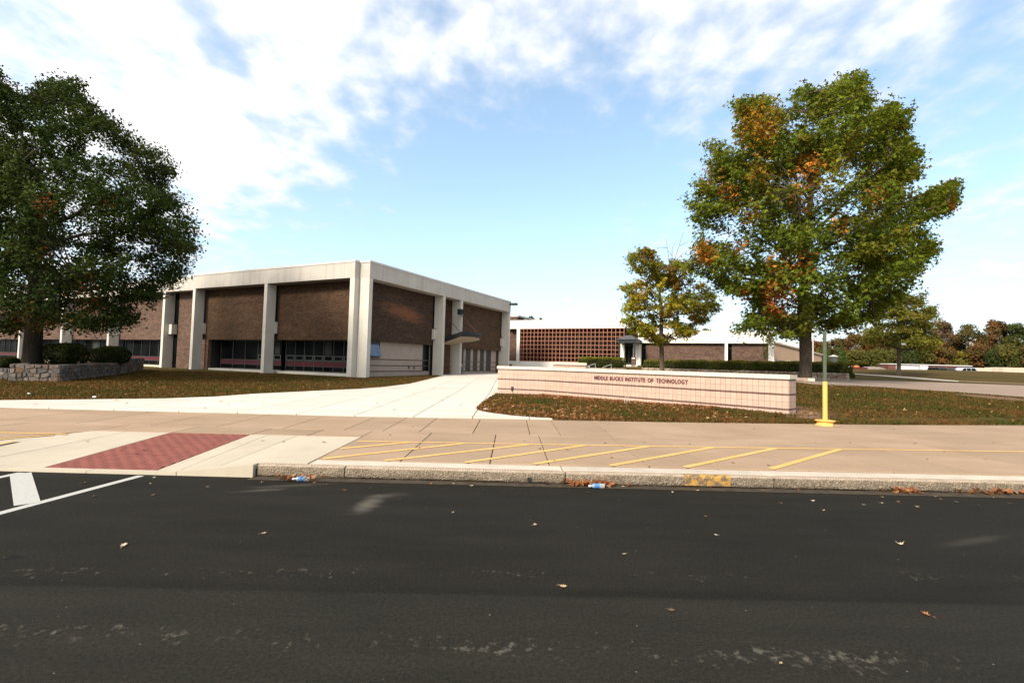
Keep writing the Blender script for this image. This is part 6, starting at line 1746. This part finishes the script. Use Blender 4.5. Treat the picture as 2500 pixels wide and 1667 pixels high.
# climber on the end of the brick wing
q = at(1876, 884, 46.8); cl = thing('climbing_shrub', 'thin climbing shrub on the right end of the brick wing', 'shrub', (q[0], 46.8, tz(q[0], 46.8)))
rng = np.random.default_rng(91); cz = cl.location.z
pts = [(at(x, y, 46.8) - np.array([q[0], 46.8, cz])) for x, y in ((1869, 886), (1868, 866), (1874, 845), (1878, 820), (1884, 812))]
MB().tube(pts, [.03, .025, .02, .015, .01], 5).build('stem', M['bark'], cl)
P = np.concatenate([rng.normal(size=(260, 3)) * np.array([.2, .12, .35]) + (at(x, y, 46.8) - np.array([q[0], 46.8, cz])) for x, y in ((1869, 866), (1877, 822), (1884, 826), (1876, 836))])
V, F = leaf_quads(P, unit(rng.normal(size=P.shape)), .11 * rng.uniform(.6, 1.3, len(P)), rng); lc = np.array([(.05, .07, .014), (.08, .07, .016)])[rng.integers(0, 2, len(P))] * rng.uniform(.7, 1.3, len(P))[:, None]
link('foliage', npmesh('foliage', V, F, M['leaf'], np.repeat(lc, 4, 0)), cl)

# ---- grass blades and leaf litter on the lawns
rng = np.random.default_rng(123)
wallpoly = [tuple(PL[:2]), tuple(PF[:2]), tuple(PR[:2]), tuple(PR[:2] + v_ * .66), tuple(PF[:2] + v_ * .7), tuple(PL[:2] + np.array([.1, .7]))]
bk_x = [p[0] for p in BACK]; bk_y = [p[1] for p in BACK]


def on_lawn(X, Y):
    ok = Y > np.interp(X, bk_x, bk_y) + rng.normal(size=X.shape) * .05
    ok &= ~((X < right_edge[-1][0] + .05) & (Y < 12.75))
    ok &= ~pip(X, Y, ppoly) & ~pip(X, Y, wallpoly) & ~pip(X, Y, plpoly)
    near = np.interp(X, [3.5, 9, 13.2] + [p[0] for p in dn], [27.5, 24.6, 23.6] + [p[1] for p in dn])
    ok &= (Y < near) | (X < 3.4)
    bx_, by_ = (X - BO[0]) * BX[0] + (Y - BO[1]) * BX[1], (X - BO[0]) * BY[0] + (Y - BO[1]) * BY[1]
    ok &= ~((bx_ < .95) & (by_ > -.02)) & (np.abs(X) < Y * 1.12 + 1)
    return ok


def scatter(n, x0, x1, y0, y1, bias=1.0):
    X = rng.uniform(x0, x1, n); Y = y0 + (y1 - y0) * rng.random(n) ** bias
    m = on_lawn(X, Y); return X[m], Y[m]


parts_ = [scatter(150000, -30, -4, 11.9, 36, 1.3), scatter(90000, -1.5, 9.5, 12.2, 21.5, 1.1), scatter(120000, 7.5, 29, 12.6, 25, 1.1)]
X = np.concatenate([p[0] for p in parts_]); Y = np.concatenate([p[1] for p in parts_]); n = len(X)
bkv = np.interp(X, bk_x, bk_y); Zg = TERR(X, Y); Zg = np.where(Y < bkv + .9, np.clip(Zg, .2, .215), Zg)
pat = np.array([mnoise.noise(Vector((x * .45, y * .45, 3.1))) + .5 * mnoise.noise(Vector((x * 1.9, y * 1.9, 7.7))) for x, y in zip(X, Y)])
bare_ = np.minimum(np.hypot(X - 8.7, Y - 15.0) / 1.3, np.hypot(X - 20.5, Y - 20.7) / 1.4)
kp_ = (bare_ > .8 + .4 * rng.random(n)); X, Y, Zg, pat = X[kp_], Y[kp_], Zg[kp_], pat[kp_]; n = len(X)
hgt = rng.uniform(.03, .075, n) * (1 + .35 * pat); a = rng.uniform(0, 2 * math.pi, n); wd_ = .009 + .0009 * Y * rng.uniform(.6, 1.3, n)
lean = rng.normal(size=(n, 2)) * .6 * hgt[:, None]
B0 = np.stack([X - np.cos(a) * wd_, Y - np.sin(a) * wd_, Zg - .005], -1); B1 = np.stack([X + np.cos(a) * wd_, Y + np.sin(a) * wd_, Zg - .005], -1); T_ = np.stack([X + lean[:, 0], Y + lean[:, 1], Zg + hgt], -1)
V = np.stack([B0, B1, T_], 1).reshape(-1, 3); F = np.arange(3 * n).reshape(-1, 3)
g_ = np.clip(.32 + .9 * pat + rng.normal(size=n) * .22 + np.where(X > 8, .2, 0), 0, 1)[:, None]
lc = np.array([(.098, .052, .017)]) * (1 - g_) + np.array([(.046, .048, .010)]) * g_; lc *= rng.uniform(.6, 1.4, n)[:, None]
tag(link('grass', npmesh('grass', V, F, M['grass'], np.repeat(lc, 3, 0))), 'short patchy brown and green autumn grass', kind='stuff')
# litter: denser at the foot of the sign wall
t_ = rng.random(2600); dd = rng.exponential(.28, 2600); X1 = PF[0] + (PR - PF)[0] * t_ * .8 - v_[0] * (dd + .03); Y1 = PF[1] + (PR - PF)[1] * t_ * .8 - v_[1] * (dd + .03)
parts_ = [(X1, Y1), scatter(2600, -1.6, 9, 12.3, 21, 1.), scatter(1500, -2, 3, 12.3, 16, 1.), scatter(1000, -26, -5, 12.2, 30, 1.2), scatter(1200, 8, 27, 13, 24, 1.)]
X = np.concatenate([p[0] for p in parts_]); Y = np.concatenate([p[1] for p in parts_]); m = on_lawn(X, Y); X, Y = X[m], Y[m]; n = len(X)
bkv = np.interp(X, bk_x, bk_y); Zg = TERR(X, Y); Zg = np.where(Y < bkv + .9, np.clip(Zg, .2, .215), Zg)
P = np.stack([X, Y, Zg + rng.uniform(.015, .06, n)], -1)
V, F = star_leaves(P, unit(np.array([0, -.15, 1.]) + rng.normal(size=(n, 3)) * .45), .09 * rng.uniform(.55, 1.25, n), rng)
pc = np.array([(.17, .066, .024), (.23, .11, .042), (.12, .048, .02), (.30, .19, .095), (.19, .062, .022), (.09, .045, .022)]); lc = pc[rng.choice(6, n, p=[.28, .2, .2, .1, .14, .08])] * rng.uniform(.7, 1.25, n)[:, None]
tag(link('leaf_litter', npmesh('leaf_litter', V, F, M['grass'], np.repeat(lc, 6, 0))), 'orange and brown fallen leaves strewn over the lawns', kind='stuff')

# ---- fallen leaves one can pick out, each its own
OUT = {'oak': [(0, -.5), (.07, -.3), (.2, -.28), (.13, -.1), (.34, -.02), (.17, .08), (.3, .27), (.1, .26), (0, .52)], 'maple': [(0, -.45), (.05, -.18), (.3, -.25), (.2, -.08), (.52, .06), (.24, .1), (.3, .3), (.1, .22), (0, .55)]}
LM = {}
for kind, half in OUT.items():
    for ci, (cn, col) in enumerate((('tan', (.30, .21, .11)), ('orange', (.24, .095, .032)), ('brown', (.10, .05, .022)), ('pale', (.36, .29, .19)))):
        for v in range(2):
            r = random.Random(ci * 7 + v); pts = half + [(-x, y) for x, y in half[::-1][1:-1]]
            cu, tw2 = r.uniform(.5, 1.3), r.uniform(-.5, .5)
            V = [(0, 0, .05)] + [(x, y, .08 + cu * (x * x) + .45 * y * y * r.uniform(.4, 1.4) + tw2 * x * y) for x, y in pts]
            m = MB().add(V, [(0, i, i % len(pts) + 1) for i in range(1, len(pts) + 1)]); m.tube([(0, -.48, .2), (.02, -.75, .12)], .018, 4)
            LM[kind, cn, v] = m.mesh('fallen_leaf', simple('fallen_leaf_' + cn, col, .8, .2, 6, 0) if v == 0 and kind == 'oak' else bpy.data.materials['fallen_leaf_' + cn])
rl = random.Random(17)


def place_words(x, y):
    zone = [(420, 'near the white painted lines'), (700, 'below the low end of the kerb ramp'), (900, 'below the left plastic bottle'), (1120, 'below the first full kerb stone joint'), (1330, 'left of the kerb drain hole'), (1560, 'near the right leaf heap'), (1780, 'below the yellow kerb paint'), (2040, 'just right of the yellow kerb paint'), (2180, 'left of the compact rust leaf heap'), (2300, 'below the compact rust leaf heap'), (2400, 'between the two right leaf heaps'), (9999, 'below the far right leaf heap')]
    w = next(t_ for lim, t_ in zone if x < lim)
    d = y - (1166 + (x - 640) * .018)
    return w + (' hugging the kerb' if d < 16 else ' a step out' if d < 42 else ' well out')


def walk_words(x, y):
    w = 'near the yellow post' if 1930 < x < 2110 and y < 1075 else 'in the yellow hatching' if y > 1095 and x < 1900 else 'beyond the yellow line' if y < 1090 else 'between yellow line and kerb'
    return w + (' left of the hatching middle' if x < 1420 else ' at mid sidewalk' if x < 1720 else ' on the right side' if x < 2200 else ' towards the right edge')




def leaf(x, y, z, label, group, cn=None, size=.1, kind=None):
    q = atz(x, y, z if not callable(z) else .18)
    if callable(z): q = atz(x, y, z(q[0], q[1])); zz = z(q[0], q[1])
    else: zz = z
    o = link('fallen_leaf', LM[kind or rl.choice(('oak', 'maple')), cn or rl.choice(('tan', 'tan', 'orange', 'pale')), rl.randint(0, 1)], None, (q[0], q[1], zz + .001), (rl.uniform(-.15, .15), rl.uniform(-.15, .15), rl.uniform(0, 6.3)))
    s_ = size * .85 * rl.uniform(.75, 1.15); o.scale = (s_, s_, s_)
    return tag(o, label, 'leaf', group)


ROADL = [(225, 1213), (373, 1209), (205, 1179), (367, 1181), (507, 1189), (376, 1166), (904, 1192), (842, 1197), (976, 1220), (799, 1184), (1052, 1181), (1107, 1181), (1152, 1186), (1106, 1251), (767, 1179), (640, 1178), (1642, 1202), (1703, 1198), (1437, 1203), (1378, 1187), (1862, 1198), (1652, 1192), (1521, 1188), (1907, 1228), (1985, 1223), (2099, 1204), (2029, 1202), (2147, 1203), (2154, 1214), (2153, 1229), (2108, 1233), (2193, 1225), (2240, 1238), (2254, 1205), (2285, 1213), (2297, 1219), (2264, 1222), (2336, 1226), (2389, 1235), (2337, 1207), (2464, 1229), (2426, 1215), (1950, 1196), (2011, 1246), (2211, 1203), (643, 1303), (1723, 1261), (1748, 1306)]
for (x, y) in ROADL:
    cn = rl.choice(('tan', 'tan', 'orange', 'pale', 'brown')); leaf(x, y, .004, '%s leaf %s' % (cn, place_words(x, y)), 'fallen leaves on the asphalt', cn, .06)
for (x, y, lab, cn, s_) in ((302, 1332, 'pale folded leaf alone on the asphalt below the white lines', 'pale', .085), (1306, 1282, 'pale lobed leaf on mid asphalt below the kerb leaf heap', 'pale', .075), (1375, 1432, 'tan lobed leaf on the asphalt among pale scuffs near the seam', 'tan', .085), (2262, 1501, 'large pinkish tan oak leaf on the asphalt beyond the seam', 'orange', .085), (2197, 1329, 'pale thin leaf alone on the right half of the asphalt', 'pale', .08), (1906, 1619, 'small tan leaf near the bottom of the asphalt', 'tan', .045), (1639, 1490, 'dark brown leaf on the greyer asphalt below the seam', 'brown', .07), (1524, 1353, 'tiny white scrap like leaf on mid asphalt', 'pale', .04)):
    leaf(x, y, .004, lab, 'fallen leaves on the asphalt', cn, s_)
for (x, y) in [(1478, 1052), (1318, 1096), (1386, 1099), (1353, 1125), (1493, 1118), (1573, 1080), (1477, 1082), (1684, 1084), (1585, 1139), (1876, 1136), (1789, 1130), (1840, 1047), (1715, 1040), (1280, 1077), (1990, 1081), (2081, 1059), (2075, 1081), (2234, 1083), (2355, 1083), (2264, 1121), (2407, 1122), (2426, 1081), (2306, 1104), (2182, 1048), (1024, 1094), (952, 1062), (1007, 1042)]:
    cn = rl.choice(('brown', 'brown', 'orange')); leaf(x, y, sw, 'small %s leaf on the sidewalk %s' % (cn, walk_words(x, y)), 'fallen leaves on the sidewalk', cn, .075)
for (x, y) in [(304, 1098), (295, 1107), (351, 1106), (332, 1116), (641, 1077), (692, 1079), (213, 1084), (790, 1080)]:
    leaf(x, y, lambda a, b: zr(a, b) + .003, 'small brown leaf lying on the %s' % ('red pavers of the ramp' if 260 < x < 500 else 'pale concrete left of the red pavers' if x < 260 else 'pale concrete right of the red pavers'), 'fallen leaves on the ramp', 'brown', .09)
for (x, y) in [(284, 980), (309, 987), (86, 990), (359, 1011), (558, 991), (539, 983), (643, 991), (921, 987), (1080, 980), (1125, 992), (1010, 962), (1060, 952), (963, 1003), (500, 1000)]:
    q = onterr(x, y); o = link('fallen_leaf', LM['maple', rl.choice(('brown', 'orange')), 0], None, (q[0], q[1], gz(q[0], q[1]) + .028), (0, 0, rl.uniform(0, 6))); o.scale = (.12,) * 3
    tag(o, 'small dark leaf on the pale concrete path %s' % ('at the left' if x < 330 else 'below the stone planter' if x < 700 else 'in the middle' if y > 975 else 'towards the entrance'), 'leaf', 'fallen leaves on the path')
# heaps of leaves caught against the kerb
for (x, y, n_, wx, lab) in ((735, 1171, 26, .16, 'small heap of brown leaves round the left plastic bottle at the kerb'), (1432, 1184, 60, .24, 'heap of orange leaves round the right plastic bottle at the kerb'), (2193, 1196, 26, .13, 'compact heap of rust leaves against the kerb'), (2415, 1200, 24, .2, 'flat spread of orange leaves at the far right kerb')):
    q = atz(x, y, .01); rng = np.random.default_rng(int(x)); P = np.stack([rng.normal(size=n_) * wx, np.abs(rng.normal(size=n_)) * .05 - .06, rng.random(n_) * .05 + .012], -1)
    V, F = star_leaves(P, unit(np.array([0, -.3, .9]) + rng.normal(size=(n_, 3)) * .6), .085 * rng.uniform(.7, 1.3, n_), rng)
    lc = np.array([(.22, .075, .03), (.16, .06, .026), (.28, .14, .06)])[rng.integers(0, 3, n_)] * rng.uniform(.7, 1.2, n_)[:, None]
    o = link('leaf_heap', npmesh('leaf_heap', V, F, M['grass'], np.repeat(lc, 6, 0)), None, (q[0], min(q[1], kline(q[0]) - .02), .004)); tag(o, lab, 'leaf heap', kind='stuff')
# plastic bottles
for (x, y, lab, rz) in ((735, 1170, 'crushed water bottle with blue label by the left kerb stones', .25), (1458, 1187, 'clear water bottle among orange leaves at the kerb', .12)):
    q = atz(x, y, .03); bt = thing('plastic_bottle', lab, 'bottle', (q[0] - .1, min(q[1], kline(q[0]) - .05), .034), rz)
    ax = lambda prof: [(r, z) for r, z in prof]
    b = MB().lathe([(.012, 0), (.012, .02), (.03, .055), (.031, .085), (.027, .1), (.031, .115), (.031, .19), (.026, .2)], n=14).build('body', M['plastic'], bt, smooth=True, rot=(0, math.pi / 2, 0))
    MB().lathe([(.0315, .06), (.0318, .06), (.0318, .125), (.0315, .125)], n=14).build('label', M['bottle_label'], bt, rot=(0, math.pi / 2, 0))
    MB().lathe([(.015, -.012), (.015, .012), (.013, .014)], n=12).build('cap', M['white_metal'], bt, rot=(0, math.pi / 2, 0))
# paper scraps and a stone on the grass
for (x, y, lab, s_) in ((231, 972, 'white paper scrap on the lawn edge near the path at left', .07), (70.5, 963.7, 'white scrap in the lawn below the planter', .05), (1186, 1002.5, 'pale pinkish stone at the tip of the leafy lawn corner', .1)):
    q = onterr(x, y); me = MB(); bm = bmesh.new(); bmesh.ops.create_icosphere(bm, subdivisions=2, radius=1); r = random.Random(int(x))
    for v in bm.verts: v.co *= r.uniform(.7, 1.1)
    m_ = bpy.data.meshes.new('scrap'); bm.to_mesh(m_); bm.free(); st_ = 'stone' in lab; m_.materials.append(M['fieldstone' if st_ else 'litter'])
    o = link('stone' if st_ else 'paper_scrap', m_, None, (q[0], q[1], gz(q[0], q[1]) + .04)); o.scale = (s_, s_ * .7, s_ * .45); tag(o, lab, 'stone' if st_ else 'litter')
